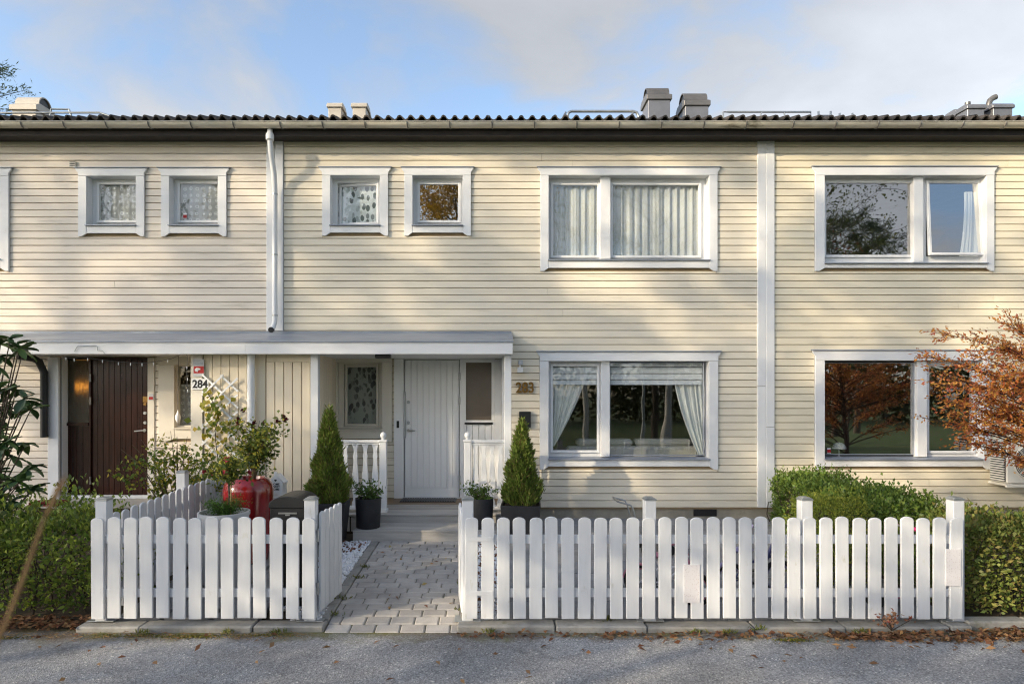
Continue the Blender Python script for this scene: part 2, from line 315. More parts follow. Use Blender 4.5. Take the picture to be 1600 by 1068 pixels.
# asphalt road with faint camber
rd = B(); P = []
for j in range(9):
    y = 0.4+j*(5.45-0.4)/8
    P.append([(-60+i*6.0, y, -0.050+0.012*math.sin(math.pi*j/8)) for i in range(21)])
rd.grid(P); m, t, o = newmat('asphalt_road')
def asphalt_nodes():
    L = t.links.new
    p = N(t, 'ShaderNodeBsdfPrincipled'); p.inputs['Roughness'].default_value = 0.86; p.inputs['Specular IOR Level'].default_value = 0.3; L(p.outputs[0], o.inputs[0])
    gg = N(t, 'ShaderNodeNewGeometry')
    v1 = N(t, 'ShaderNodeTexVoronoi', Scale=95.0); L(gg.outputs['Position'], v1.inputs['Vector'])
    r1 = N(t, 'ShaderNodeValToRGB'); L(v1.outputs['Color'], r1.inputs[0])
    e = r1.color_ramp.elements; e[0].position = 0.1; e[0].color = (0.14,0.142,0.15,1); e[1].position = 0.62; e[1].color = (0.29,0.292,0.30,1)
    x = e.new(0.86); x.color = (0.36,0.36,0.36,1); x = e.new(0.93); x.color = (0.60,0.585,0.56,1)
    nz = N(t, 'ShaderNodeTexNoise', Scale=1.1, Detail=7.0, Roughness=0.62); L(gg.outputs['Position'], nz.inputs['Vector'])
    mr = N(t, 'ShaderNodeMapRange'); mr.inputs[1].default_value = 0.3; mr.inputs[2].default_value = 0.7; mr.inputs[3].default_value = 0.70; mr.inputs[4].default_value = 1.35; L(nz.outputs[0], mr.inputs[0])
    sc_ = N(t, 'ShaderNodeVectorMath', operation='SCALE'); L(r1.outputs[0], sc_.inputs[0]); L(mr.outputs[0], sc_.inputs['Scale'])
    wv = N(t, 'ShaderNodeTexNoise', Scale=1.7, Detail=6.0, Roughness=0.7); L(gg.outputs['Position'], wv.inputs['Vector'])
    wa = N(t, 'ShaderNodeVectorMath', operation='MULTIPLY_ADD'); wa.inputs[1].default_value = (0.5,0.5,0); L(wv.outputs['Color'], wa.inputs[0]); L(gg.outputs['Position'], wa.inputs[2])
    vc = N(t, 'ShaderNodeTexVoronoi', Scale=0.55, feature='DISTANCE_TO_EDGE'); L(wa.outputs[0], vc.inputs['Vector'])
    ck = N(t, 'ShaderNodeMapRange'); ck.inputs[1].default_value = 0.0015; ck.inputs[2].default_value = 0.006; ck.inputs[3].default_value = 0.82; ck.inputs[4].default_value = 1.0; L(vc.outputs['Distance'], ck.inputs[0])
    mm_ = N(t, 'ShaderNodeMath', operation='MULTIPLY'); L(mr.outputs[0], mm_.inputs[0]); L(ck.outputs[0], mm_.inputs[1]); L(mm_.outputs[0], sc_.inputs['Scale'])
    # sand, moss and needles gathered along the kerb
    sp = N(t, 'ShaderNodeSeparateXYZ'); L(gg.outputs['Position'], sp.inputs[0])
    ny = N(t, 'ShaderNodeTexNoise', Scale=3.0, Detail=8.0, Roughness=0.7); L(gg.outputs['Position'], ny.inputs['Vector'])
    ma = N(t, 'ShaderNodeMath', operation='MULTIPLY_ADD'); ma.inputs[1].default_value = 0.9; L(ny.outputs[0], ma.inputs[0]); L(sp.outputs['Y'], ma.inputs[2])
    m2 = N(t, 'ShaderNodeMapRange'); m2.inputs[1].default_value = 5.60; m2.inputs[2].default_value = 5.86; L(ma.outputs[0], m2.inputs[0])
    nm = N(t, 'ShaderNodeTexNoise', Scale=2.1, Detail=4.0); L(gg.outputs['Position'], nm.inputs['Vector'])
    rm = N(t, 'ShaderNodeValToRGB'); L(nm.outputs[0], rm.inputs[0]); e = rm.color_ramp.elements
    e[0].position = 0.42; e[0].color = (0.115,0.085,0.055,1); e[1].position = 0.58; e[1].color = (0.13,0.125,0.028,1)
    mc = N(t, 'ShaderNodeMix', data_type='RGBA'); L(m2.outputs[0], mc.inputs[0]); L(sc_.outputs[0], mc.inputs[6]); L(rm.outputs[0], mc.inputs[7]); L(mc.outputs[2], p.inputs['Base Color'])
    bp = N(t, 'ShaderNodeBump'); bp.inputs['Strength'].default_value = 0.7; bp.inputs['Distance'].default_value = 0.006; L(v1.outputs['Distance'], bp.inputs['Height']); L(bp.outputs[0], p.inputs['Normal'])
asphalt_nodes()
tag(rd.build('road', m, fix=False), kind='structure')
# yard beds under paving, sloping up to the house
yb = B()
for x0, x1 in ((-14.0,-3.36), (-3.36, 14.0)):
    yb.grid([[(x0,5.40,-0.07),(x1,5.40,-0.07)],[(x0,5.55,-0.045),(x1,5.55,-0.045)],[(x0,9.1,0.135),(x1,9.1,0.135)],[(x0,14.2,0.135),(x1,14.2,0.135)]])
tag(yb.build('yard_bed', soil, fix=False), kind='structure')
rng = np.random.default_rng(5); rnd = random.Random(7)
# kerb along the road, granite blocks
kerb = link('kerb', None); tag(kerb, kind='structure')
kx = -4.6
cuts = []
while kx < 6.2:
    l = rnd.uniform(0.75, 1.05); cuts.append((kx, min(kx+l-0.008, 6.2))); kx += l
def kerb_block(x0, x1, y0, y1, z0, z1, par, name='kerb_stone'):
    b = B(); b.box(x0, x1, y0, y1, z0, z1); o = b.build(name, granite, par, bev=0.012); return o
for x0, x1 in cuts:
    if x1 < -3.5 or x0 > 4.02: continue
    for a, c in ((x0, min(x1, -1.42)), (max(x0, -0.30), x1)):
        if c-a > 0.05 and not (-1.42 < (a+c)/2 < -0.30):
            kerb_block(max(a,-3.5), min(c,4.02), 5.355+rnd.uniform(-.01,.01), 5.52, -0.12, 0.0+rnd.uniform(-.008,.008), kerb)
for x0, x1 in ((4.03,4.55),(4.56,5.2),(5.21,6.0)):
    kerb_block(x0, x1, 5.42, 5.56, -0.12, 0.02, kerb)
# edging stones along the path
edg = link('path_edging', None); tag(edg, kind='structure')
def edging_run(x0, x1, ys):
    for i in range(len(ys)-1):
        y0, y1 = ys[i], ys[i+1]-0.006
        b = B(); z = 0.012
        b.v = [(x0,y0,gz(y0)-.1),(x1,y0,gz(y0)-.1),(x1,y1,gz(y1)-.1),(x0,y1,gz(y1)-.1),(x0,y0,gz(y0)+z),(x1,y0,gz(y0)+z),(x1,y1,gz(y1)+z),(x0,y1,gz(y1)+z)]
        b.f = [(0,3,2,1),(4,5,6,7),(0,1,5,4),(1,2,6,5),(2,3,7,6),(3,0,4,7)]
        b.build('edging_stone', granite, edg, bev=0.008)
edging_run(-1.51, -1.415, [5.53, 6.35, 7.2, 7.95]); edging_run(-0.285, -0.20, [5.53, 6.4, 7.3, 7.95]); edging_run(-2.07, -1.99, [6.0, 7.0, 7.95])
# pavers of the path, one by one
path = link('path', None); tag(path, kind='structure')
pb = B()
def slab_mesh(name, lx, ly, h, mat, bev): return B().box(-lx/2, lx/2, -ly/2, ly/2, -h, 0).mesh(name, mat, bev=bev)
def pz(y):
    t_ = (y-5.34)/.46
    return gz(y) if t_ >= 1 else -.046+.061*(1.5*t_-.5*t_*t_)
PW, PD = 0.205, 0.134
cache = {}
pb.grid([[(-1.415,y_,pz(y_)-.014),(-0.285,y_,pz(y_)-.014)] for y_ in (5.335,5.42,5.5,5.6,5.7,5.8,7.0,8.0)]); pb.build('joint_bed', joint, path, fix=False)
row = 0; y = 5.345
while y < 7.93:
    x = -1.412-(PW+0.006)*(0.0, 0.5, 0.25, 0.72)[row % 4]
    while x < -0.29:
        a, c = max(x, -1.412), min(x+PW, -0.288)
        if c-a > 0.03:
            k = round(c-a, 3)
            if k not in cache: cache[k] = slab_mesh('paver', k, PD-0.002, 0.06, paverm, 0.011)
            yc = y+PD/2; z = pz(yc)
            link('paver', cache[k], path, ((a+c)/2, yc+rnd.uniform(-.002,.002), z+rnd.uniform(-.002,.002)), (math.atan((pz(yc+.02)-pz(yc-.02))/.04)+rnd.uniform(-.006,.006), rnd.uniform(-.006,.006), rnd.uniform(-.008,.008)))
        x += PW+0.006
    y += PD+0.006; row += 1
# grey slabs of the two yards
yard = link('yard_paving', None); tag(yard, kind='structure')
sm = slab_mesh('slab', 0.392, 0.392, 0.05, slabm, 0.006)
for X0, X1 in ((0.07, 4.0), (-3.28, -2.0)):
    nx = int(round((X1-X0)/0.4))
    for j in range(9):
        for i in range(nx):
            yc = 5.54+0.2+j*0.4
            link('slab', sm, yard, (X0+0.2+i*(X1-X0)/nx, yc, gz(yc)+0.006+rnd.uniform(-.003,.003)), (0.05, rnd.uniform(-.008,.008), 0))

# ------------------------------------------------------------------ the three row houses
XL, XR = PX(430, YF), PX(1196, YF)
houses = {}
H = {}
for key, x0, x1, lab in (('284', XL-6.96, XL, 'sand coloured clapboard row house with dark brown front door numbered 284'),
                         ('283', XL, XR, 'cream clapboard row house with white front door and gold numerals 283'),
                         ('282', XR, XR+6.96, 'butter yellow clapboard row house behind the red maple and heat pump')):
    h = thing('row_house', (((x0+x1)/2), YF, 0.16), lab, 'house', 'terrace of clapboard row houses'); H[key] = (h, x0, x1)
SID = {'284': siding[1], '283': siding[0], '282': siding[2]}
def cells(x0, x1, z0, z1, holes):
    """rectangle minus holes -> rectangles"""
    xs = sorted({x0, x1, *[min(max(v, x0), x1) for h in holes for v in h[:2]]}); zs = sorted({z0, z1, *[min(max(v, z0), z1) for h in holes for v in h[2:]]})
    out = []
    for j in range(len(zs)-1):
        run = None
        for i in range(len(xs)-1):
            cx, cz = (xs[i]+xs[i+1])/2, (zs[j]+zs[j+1])/2
            solid = not any(h[0] < cx < h[1] and h[2] < cz < h[3] for h in holes)
            if solid: run = [run[0], xs[i+1]] if run else [xs[i], xs[i+1]]
            if (not solid or i == len(xs)-2) and run: out.append((run[0], run[1], zs[j], zs[j+1])); run = None
    return out
def rectpx(c, Y): return (PX(c[0],Y), PX(c[1],Y), PZ(c[3],Y), PZ(c[2],Y))
def clapboards(par, mat, x0, x1, z0, z1, holes, Y, exp, seed):
    rr = random.Random(seed); n = int(round((z1-z0)/exp)); e = (z1-z0)/n
    for i in range(n):
        a, b = z0+i*e, z0+(i+1)*e; zm = (a+b)/2
        cov = [h for h in holes if h[2] < b-.003 and h[3] > a+.003]
        xs = sorted({x0, x1, *[min(max(v, x0), x1) for h in cov for v in h[:2]]}); segs = []
        for i_ in range(len(xs)-1):
            xm = (xs[i_]+xs[i_+1])/2; za, zb = a, b
            for h in cov:
                if h[0] < xm < h[1]:
                    if h[2] > a+.003: zb = min(zb, h[2])
                    elif h[3] < b-.003: za = max(za, h[3])
                    else: zb = za
            if zb-za < .016 or xs[i_+1]-xs[i_] < .008: continue
            if segs and abs(segs[-1][1]-xs[i_]) < 1e-6 and segs[-1][2:] == (za, zb): segs[-1] = (segs[-1][0], xs[i_+1], za, zb)
            else: segs.append((xs[i_], xs[i_+1], za, zb))
        for s0, s1, za, zb in segs:
            parts = [(s0, s1)]
            if s1-s0 > 4.2 and rr.random() < 0.3:
                c = s0+(s1-s0)*rr.uniform(0.3, 0.7); parts = [(s0, c-0.001), (c+0.001, s1)]
            for p0, p1 in parts:
                d = rr.uniform(-.0015, .0015); lo = za+(.0075 if za == a else .002)
                B().prism([(Y+.021, lo), (Y-.001+d, lo), (Y-.005+d, lo+.0045), (Y-.001+d, zb-.003), (Y+.004+d, zb), (Y+.021, zb)], 'x', p0+0.001, p1-0.001).build('clapboard', mat, par, fix=True)

ZT, ZB = PZ(218, YF), PZ(793, YF)
# window list: house, casing outer rect px, opening rect px, panes, mullion px, sash info
W = [
 ('284', (-120,16,264,424), (-106,3,276,405), [(-100,-2,288,400,'plain')], [], 'window'),
 ('284', (124,227,264,370), (137,214,276,352), [(155,213,288,344,'plain')], [], ''),
 ('284', (253,355,264,370), (266,342,276,352), [(281,340,287,344,'plain')], [], ''),
 ('283', (504,607,263,369), (517,594,275,352), [(531,588,289,346,'tilt')], [], ''),
 ('283', (632,736,263,369), (645,723,275,352), [(656,716,288,344,'plain')], [], ''),
 ('283', (844,1120,263,424), (857,1107,275,406), [(864.5,933.5,289,399,'plain'),(957.5,1092,289,399,'plain')], [(938,954)], ''),
 ('283', (843,1121,550,733), (857,1107,564,716), [(864,933,572,703,'plain'),(953.5,1099,567,710,'fixed')], [(939,953)], ''),
 ('282', (1272,1551,262,424), (1287,1539,275,411), [(1291,1424.5,286,398,'plain'),(1452,1528,286,396,'tophung')], [(1428,1443)], ''),
 ('282', (1272,1545,548,733), (1287,1534,563,716), [(1288.5,1428,567,709,'fixed'),(1452,1520,572,704,'plain')], [(1433,1449)], ''),
]
RECESS = (PX(77,YF), PX(787,YF), 0.0, PZ(519,YF))
walls = {}
for key, (h, x0, x1) in H.items():
    cas = [rectpx(w_[1], YF) for w_ in W if w_[0] == key]; ops = [rectpx(w_[2], YF) for w_ in W if w_[0] == key]
    rec = [(max(RECESS[0],x0), min(RECESS[1],x1), RECESS[2], RECESS[3])] if key != '282' else []
    wb = B()
    for a in cells(x0, x1, ZB-0.02, ZT+0.1, ops+[(r[0], r[1], r[2], r[3]-0.02) for r in rec]): wb.box(a[0], a[1], YF+.022, YF+.16, a[2], a[3])
    wall = wb.build('wall', sheath, h); walls[key] = wall
    s0 = x0+(0.125 if key != '284' else 0.0); s1 = x1-(0.118 if key != '282' else 0.0)
    clapboards(wall, SID[key], s0, s1, ZB, ZT, cas+rec, YF, 0.1005, int(key))
    fb = B()
    for a in cells(x0, x1, 0.0, ZB+0.0, [(r[0], r[1], -1, 9) for r in rec]): fb.box(a[0], a[1], YF+.045, YF+.3, a[2], a[3]-0.012)
    fb.build('foundation', concrete, h)
    # shell and rooms
    sb = B(); sb.box(x0+.004, x0+.08, YF+.18, 14.0, 0.1, 5.6); sb.box(x1-.08, x1-.004, YF+.18, 14.0, 0.1, 5.6); sb.box(x0+.09, x1-.09, 13.6, 13.9, 0.1, 5.6)
    sb.build('room_wall', roomwall, h)
    sb = B(); sb.box(x0+.09, x1-.09, YF+.17, 13.59, 2.56, 2.84); sb.box(x0+.09, x1-.09, YF+.17, 13.59, 5.40, 5.5); sb.build('floor_slab', roomwall, h)
    B().box(x0+.09, x1-.09, YF+.17, 13.59, 0.2, 0.37).build('room_floor', roomfloor, h)

def window(h, cas, op, panes, mull, Y=YF, trim=white_h, cap=True, frame=white, depth=0.10, glassm=None):
    glassm = glassm or glass
    c0, c1, cz0, cz1 = rectpx(cas, Y); o0, o1, oz0, oz1 = rectpx(op, Y)
    yd = Y+depth
    fr = B()
    holes = [rectpx((p[0]-4, p[1]+4, p[2]-4, p[3]+4), yd) for p in panes]
    for a in cells(o0, o1, oz0, oz1, holes): fr.box(a[0], a[1], yd+.012, yd+.07, a[2], a[3])
    for (a, b_, c, d) in ((o0-.02, o0+.001, oz0, oz1), (o1-.001, o1+.02, oz0, oz1), (o0, o1, oz1-.001, oz1+.02), (o0, o1, oz0-.02, oz0+.001)): fr.box(a, b_, Y-.01, yd+.11, c, d)
    win = fr.build('window', frame, h)
    yf = Y-.034
    # casing boards
    e = 4*Y/F; k = 5*Y/F
    B().prism([(c0-e, cz1), (c1+e, cz1), (c1+e, cz1-.02), (c1, cz1-.02-e*1.3), (c1, oz1), (c0, oz1), (c0, cz1-.02-e*1.3), (c0-e, cz1-.02)], 'y', yf-.004, Y-.008).build('head_board', trim, win, bev=.003)
    zb = cz0+k
    for sgn, a, b_ in ((1, c0, o0), (-1, c1, o1)):
        B().prism([(a, oz1-.0015), (b_, oz1-.0015), (b_, zb), (a+sgn*abs(b_-a)*.45, cz0), (a, cz0)], 'y', yf, Y-.008).build('casing_board', trim, win, bev=.003)
    B().box(o0+.001, o1-.001, yf+.003, Y-.008, zb, oz0-.014).build('apron_board', trim, win, bev=.003)
    B().prism([(Y-.062, oz0-.016), (Y-.062, oz0-.004), (yd+.01, oz0+.022), (yd+.01, oz0-.012)], 'x', o0-.012, o1+.012).build('sill', zinc if cap else trim, win, bev=.002)
    if cap: B().prism([(yf-.022, cz1+.002), (yf-.022, cz1+.010), (Y+.0, cz1+.024), (Y+.0, cz1+.004)], 'x', c0-e-.012, c1+e+.012).build('drip_cap', zinc, win)
    for m0, m1 in mull:
        B().box(PX(m0,Y+.03), PX(m1,Y+.03), Y+.03, yd+.011, oz0+.02, oz1-.002).build('mullion', frame, win, bev=.004)
    for p in panes:
        x0, x1, z0, z1 = rectpx(p[:4], yd-.012); sw = .036 if p[4] != 'fixed' else .012
        sb = B(); ya, yb_ = yd-.016, yd+.03
        sb.box(x0-sw, x0, ya, yb_, z0-sw, z1+sw); sb.box(x1, x1+sw, ya, yb_, z0-sw, z1+sw); sb.box(x0, x1, ya, yb_, z0-sw, z0); sb.box(x0, x1, ya, yb_, z1, z1+sw)
        gb = B(); gb.v = [(x0-.002, yd+.004, z0-.002), (x1+.002, yd+.004, z0-.002), (x1+.002, yd+.004, z1+.002), (x0-.002, yd+.004, z1+.002)]; gb.f = [(0,1,2,3)]
        if p[4] in ('tilt', 'tophung', 'ajar'):
            piv = {'tilt': Vector((x1+sw, yd+.01, 0)), 'ajar': Vector((x1+sw, yd+.01, 0)), 'tophung': Vector((0, yd-.01, z1+sw))}[p[4]]
            rot = {'tilt': Matrix.Rotation(R(-9), 4, 'Z'), 'ajar': Matrix.Rotation(R(-7), 4, 'Z'), 'tophung': Matrix.Rotation(R(6.5), 4, 'X')}[p[4]]
            if p[4] == 'tophung': rot = Matrix.Rotation(R(-3.2), 4, 'X')
            T = Matrix.Translation(piv) @ rot @ Matrix.Translation(-piv); sb.xf(T); gb.xf(T)
        sb.build('sash', frame if p[4] != 'fixed' else zinc, win, bev=.004)
        gb.build('pane', glassm, win, fix=False)
    return win
for i_, w_ in enumerate(W):
    window(H[w_[0]][0], w_[1], w_[2], w_[3], w_[4], glassm=glass_old if i_ < 4 else glass_mid if i_ in (5, 6) else glass)

# party-wall strips
def strip(h, x0, x1, z0, z1, y=YF):
    B().box(x0, x1, y-.026, y+.020, z0, z1).build('corner_board', white, h, bev=.004)
h284, h283, h282 = H['284'][0], H['283'][0], H['282'][0]
strip(h284, PX(417,YF), PX(429.7,YF), PZ(517,YF), ZT+.02); strip(h283, PX(430.2,YF), PX(443,YF), PZ(517,YF), ZT+.02)
for za, zb in ((ZB+.01, PZ(603,YF)), (PZ(602.6,YF), ZT+.02)): strip(h283, PX(1183,YF), PX(1195.8,YF), za, zb)
for za, zb in ((ZB+.01, PZ(667,YF)), (PZ(666.6,YF), ZT+.02)): strip(h282, PX(1196.2,YF), PX(1209,YF), za, zb, YF-.004)

# eaves, roof, gutters
YE, ZE, PITCH = 8.78, 5.735, R(17)
RIDGE = 13.3
def roofz(y): return ZE+(y-YE)*math.tan(PITCH)
tw = B(); P = []
for j in range(2):
    row_ = []
    for i in range(33):
        x = -0.15+0.30*i/32; row_.append((x, j*0.42, 0.034*math.cos(2*math.pi*x/0.15)**.55 if math.cos(2*math.pi*x/0.15) > 0 else 0.020*math.cos(2*math.pi*x/0.15)))
    P.append(row_)
tw.grid(P); P2 = [[(x, yv, z-0.022) for x, yv, z in r] for r in P]; tw.grid(P2)
for i in range(32): tw.f += [(i, i+1, 66+i+1, 66+i), (33+i, 33+i+1, 66+33+i+1, 66+33+i)]
tile_me = tw.mesh('roof_tile', tilem, smooth=35)
for key, (h, x0, x1) in H.items():
    rb = B(); rb.prism([(YE+.03, ZE-.07), (RIDGE, roofz(RIDGE)-.05), (RIDGE+5, ZE-.07), (RIDGE+5, ZE-.20), (YE+.03, ZE-.20)], 'x', x0, x1)
    roof = rb.build('roof', darkbrown, h)
    n = int((x1-x0)/0.30)
    for i in range(n):
        xx = x0+0.15+i*(x1-x0)/n+0.0
        link('roof_tile', tile_me, roof, (xx-h.location.x, YE-0.03-h.location.y+rnd.uniform(-.008,.008), ZE-h.location.z+rnd.uniform(-.004,.004)), (PITCH+rnd.uniform(-.012,.02), rnd.uniform(-.01,.01), rnd.uniform(-.01,.01)))
    cov = B(); P = []
    for j in range(13):
        yv = YE+.30+j*(RIDGE-YE-.30)/12
        P.append([(x0+(x1-x0)*i/(n*8), yv, roofz(yv)+.012+.03*math.cos(2*math.pi*(i/8.0*2))) for i in range(n*8+1)])
    cov.grid(P); c = cov.build('roof_covering', tilem, roof, fix=False); c['kind'] = 'stuff'
    fb = B(); fb.box(x0, x1, YE+.035, YE+.058, ZE-.22, ZE-.03); fb.box(x0, x1, YE+.059, YF+.15, ZT+.006, ZT+.02); fb.box(x0, x1, YE+.059, YE+.075, ZT+.021, ZE-.201)
    fb.build('eaves_board', darkbrown, h)
    # half round gutter
    gb = B(); gy, gzv, r_ = YE-.05, 5.645, 0.064; prof = [(gy+r_*math.cos(a), gzv+r_*math.sin(a)) for a in [math.pi+math.pi*k/10 for k in range(11)]]
    inn = [(gy+(r_-.006)*math.cos(a), gzv+(r_-.006)*math.sin(a)) for a in [2*math.pi-math.pi*k/10 for k in range(11)]]
    gb.prism(prof+inn, 'x', x0+.001, x1-.001); gb.tube([(x0+.001, gy-r_, gzv), (x1-.001, gy-r_, gzv)], .009, 8)
    gut = gb.build('gutter', gutterm, h, smooth=40)
    bx = x0+0.2
    while bx < x1-.1:
        bb = B(); pts = [(bx, gy+r_+.008, gzv+.0)]+[(bx, gy+(r_+.005)*math.cos(a), gzv+(r_+.005)*math.sin(a)) for a in [-math.pi*k/10 for k in range(11)]]
        bb.tube([(p[0]+.02*(1-i/len(pts)), p[1], p[2]) for i, p in enumerate(pts) if i > 2], .0085, 6)
        bb.build('gutter_bracket', chim_cap, gut); bx += 0.575
# downpipe between 284 and 283
dp = B(); xd = PX(426.5, 8.9)
dp.lathe([(.03,0),(.055,.02),(.055,.09),(.035,.13),(.035,.16)][::-1], (xd, 8.78, 5.42), 14)
dp.tube([(xd, 8.78, 5.44), (xd+.004, 8.80, 5.30), (xd, 8.95, 5.02), (xd-.003, 8.985, 4.85), (xd-.003, 8.985, 2.98), (xd-.012, 8.955, 2.90), (xd-.02, 8.90, 2.85)], .036, 12, caps=False)
pipe = dp.build('downpipe', white, h283, smooth=40)
for z in (4.75, 3.9, 3.05): B().lathe([(.041,0),(.041,.02)], (xd-.003, 8.985, z), 12).build('pipe_clamp', galv, pipe)
B().tube([(xd-.02, 8.90, 2.855), (xd-.024, 8.88, 2.842)], .040, 12).build('pipe_outlet', blackm, pipe)
B().box(PX(110,YF), PX(120,YF), YF-.03, YF-.006, PZ(262,YF), PZ(253,YF)).build('wall_vent', cream_trim, h284, bev=.002)
for i in range(3): B().box(PX(111,YF), PX(119,YF), YF-.0325, YF-.029, PZ(260.3-i*2.6,YF), PZ(259.2-i*2.6,YF)).build('vent_slot', blackhole, h284)

# porch: canopy, recess, shed, doors
ZC = PZ(553, YC)
def canopy(h, x0, x1, endcap):
    rb = B(); rb.prism([(YC-.03, PZ(534.5,YC)), (YC-.03, PZ(532.5,YC)), (YF-.012, PZ(520,YF)), (YF-.012, PZ(524,YF))], 'x', x0, x1+(.012 if endcap else -.001))
    rf = rb.build('canopy_roof', zinc, h)
    xs = x1+1
    while xs < x1: 
        B().prism([(YC-.032, PZ(533,YC)), (YC-.032, PZ(532,YC)), (YF-.014, PZ(519.3,YF)), (YF-.014, PZ(520.5,YF))], 'x', xs, xs+.012).build('sheet_seam', zinc, rf); xs += 1.75
    B().prism([(YF-.016, PZ(524,YF)), (YF-.022, PZ(517.5,YF)), (YF-.006, PZ(517.0,YF)), (YF-.006, PZ(524,YF))], 'x', x0, x1).build('flashing', zinc, rf)
    B().box(x0, x1, YC-.012, YC+.012, ZC, PZ(535,YC)).build('canopy_fascia', white_h, h, bev=.003)
    if endcap: B().prism([(YC+.013, ZC), (YF-.03, ZC), (YF-.03, PZ(526,YF)), (YC+.013, PZ(536.5,YC))], 'x', x1-.02, x1).build('canopy_end', white_h, h)
    B().box(x0, x1-.021, YC+.013, YF-.03, ZC+.012, ZC+.03).build('canopy_ceiling', white_h, h)
xj = PX(383.5, YC)
canopy(h284, PX(-60,YC), xj, False); canopy(h283, xj+.001, PX(801,YC), True)
# recess shells
XA0, XA1 = PX(94,YF), PX(300,YS)          # recess of 284
XB0, XB1 = PX(493,YS), PX(787,YF)         # recess of 283
ZD = 0.366
D283 = (PX(616,YR), PX(773,YR)); D284 = (PX(95,YQ), PX(242,YQ))
W283 = dict(cas=(520,613,553,690), op=(528,597,566,670)); W284 = dict(cas=(249,306,553,690), op=(274,305,570,668))
for h, key, a, b_, dd, ww, Yr in ((h284,'284',XA0,XA1,D284,W284,YQ), (h283,'283',XB0,XB1,D283,W283,YR)):
    rw = B()
    for c in cells(a, b_, 0.1, 2.56, [(dd[0], dd[1], 0.1, PZ(559,Yr)), rectpx(ww['op'], Yr)]): rw.box(c[0], c[1], Yr+.022, Yr+.14, c[2], c[3])
    rw.box(a-.06, a-.002, YF+.165, Yr+.2, 0.1, 2.56); rw.box(b_+.002, b_+.06, YF+.165 if key == '283' else YS+.2, Yr+.2, 0.1, 2.56)
    pw = rw.build('porch_wall', sheath, h)
    clapboards(pw, SID[key], a+.001, b_-.001, ZD, 2.49, [(dd[0], dd[1], 0, 9), rectpx(ww['cas'], Yr)], Yr, 0.101, int(key)+7)
    B().box(a, b_, YF-.028, Yr+.02, 2.5, 2.54).build('porch_ceiling', white_h, h)
B().box(XA0-.003, XA0+.012, YF+.03, YQ, ZD, 2.49).build('porch_side_board', white, h284)
B().box(XB1-.02, XB1+.003, YF+.0, YR, ZD, 2.49).build('porch_side_board', white, h283)
strip(h284, PX(77,YF), PX(94,YF), 0.3, ZC, YF-.01)
B().box(PX(773,YR)+.001, XB1-.021, YR-.02, YR+.02, ZD, 2.49).build('porch_trim', white, h283)
B().box(PX(773,YR)-1.8, XB1-.021, YR-.03, YR-.001, PZ(559.5,YR), 2.5).build('porch_head_trim', white_h, h283)
# recessed windows
wn = window(h283, W283['cas'], W283['op'], [(541,588,573,662,'ajar')], [], YR, cream_trim, False, cream_trim, 0.05, glass_lo)
wn2 = window(h284, W284['cas'], W284['op'], [(279,299,572,664,'plain')], [], YQ, cream_trim, False, cream_trim, 0.05, glass_lo)

# shed between the two porches: vertical boards, split at the party line
def vboards(par, x0, x1, z0, z1, Y, wd=0.118, mat=vboard, name='vertical_board', d=0.0):
    n = max(1, int(round((x1-x0)/wd))); e = (x1-x0)/n
    for i in range(n):
        a, c = x0+i*e+.003, x0+(i+1)*e-.003
        B().prism([(a, Y+.02), (a, Y+.004), (a+.004, Y-d), (c-.004, Y-d), (c, Y+.004), (c, Y+.02)], 'z', z0, z1).build(name, mat, par)
xs_l, xs_m, xs_r = PX(299,YS), PX(392,YS), PX(491,YS)
zs0 = 0.25
sw_ = B().box(xs_l+.02, PX(390,YS), YS+.021, YS+.06, zs0, 2.52).box(xs_l+.02, xs_l+.05, YS+.061, YR, zs0, 2.52).build('shed_wall', sheath, h284)
vboards(sw_, PX(318,YS), PX(386,YS), zs0, 2.505, YS)
B().box(PX(299,YS), PX(317,YS), YS-.02, YS+.02, zs0, 2.505).build('corner_board', cream_trim, sw_, bev=.004)
sw2 = B().box(PX(391,YS), xs_r-.03, YS+.021, YS+.06, zs0, 2.52).box(xs_r-.06, xs_r-.025, YS+.061, YR, zs0, 2.52).build('shed_wall', sheath, h283)
vboards(sw2, PX(398,YS), PX(415,YS), zs0, 2.505, YS); vboards(sw2, PX(416,YS), PX(485,YS), zs0+.1, PZ(566,YS), YS, 0.118, d=.012); vboards(sw2, PX(416,YS), PX(485,YS), PZ(565.4,YS), 2.505, YS, 2.0)
# side of the shed facing the white door
n = 8; e = (YR-YS-.06)/n
for i in range(n):
    a, c = YS+.05+i*e+.003, YS+.05+(i+1)*e-.003
    B().prism([(XB0-.001, a), (XB0+.012, a), (XB0+.016, a+.004), (XB0+.016, c-.004), (XB0+.012, c), (XB0-.001, c)], 'z', zs0, 2.495).build('vertical_board', vboard, sw2)
# posts of the canopy
def post(h, px0, px1, Y, z0=ZD):
    B().box(PX(px0,Y), PX(px1,Y), Y, Y+.095, z0, ZC+.011).build('porch_post', white, h, bev=.005)
post(h283, 485, 497, 8.575, 0.25); post(h283, 788, 799, 8.575)
B().tube([(PX(391,8.6), 8.63, ZC+.01), (PX(391,8.6), 8.63, 0.3)], .05, 14).lathe([(.056,0),(.056,.03)], (PX(391,8.6), 8.63, 1.86), 14).build('canopy_downpipe', white, h284, smooth=40)
# black downpipe at 284
B().tube([(PX(40,8.9), 8.75, ZC-.005), (PX(52,8.9), 8.9, ZC-.03), (PX(60,8.95), 8.96, ZC-.07), (PX(69,9.0), 9.0, ZC-.22), (PX(69,9.0), 9.0, PZ(683,9.0))], .05, 12).build('black_downpipe', blackm, h284, smooth=40)
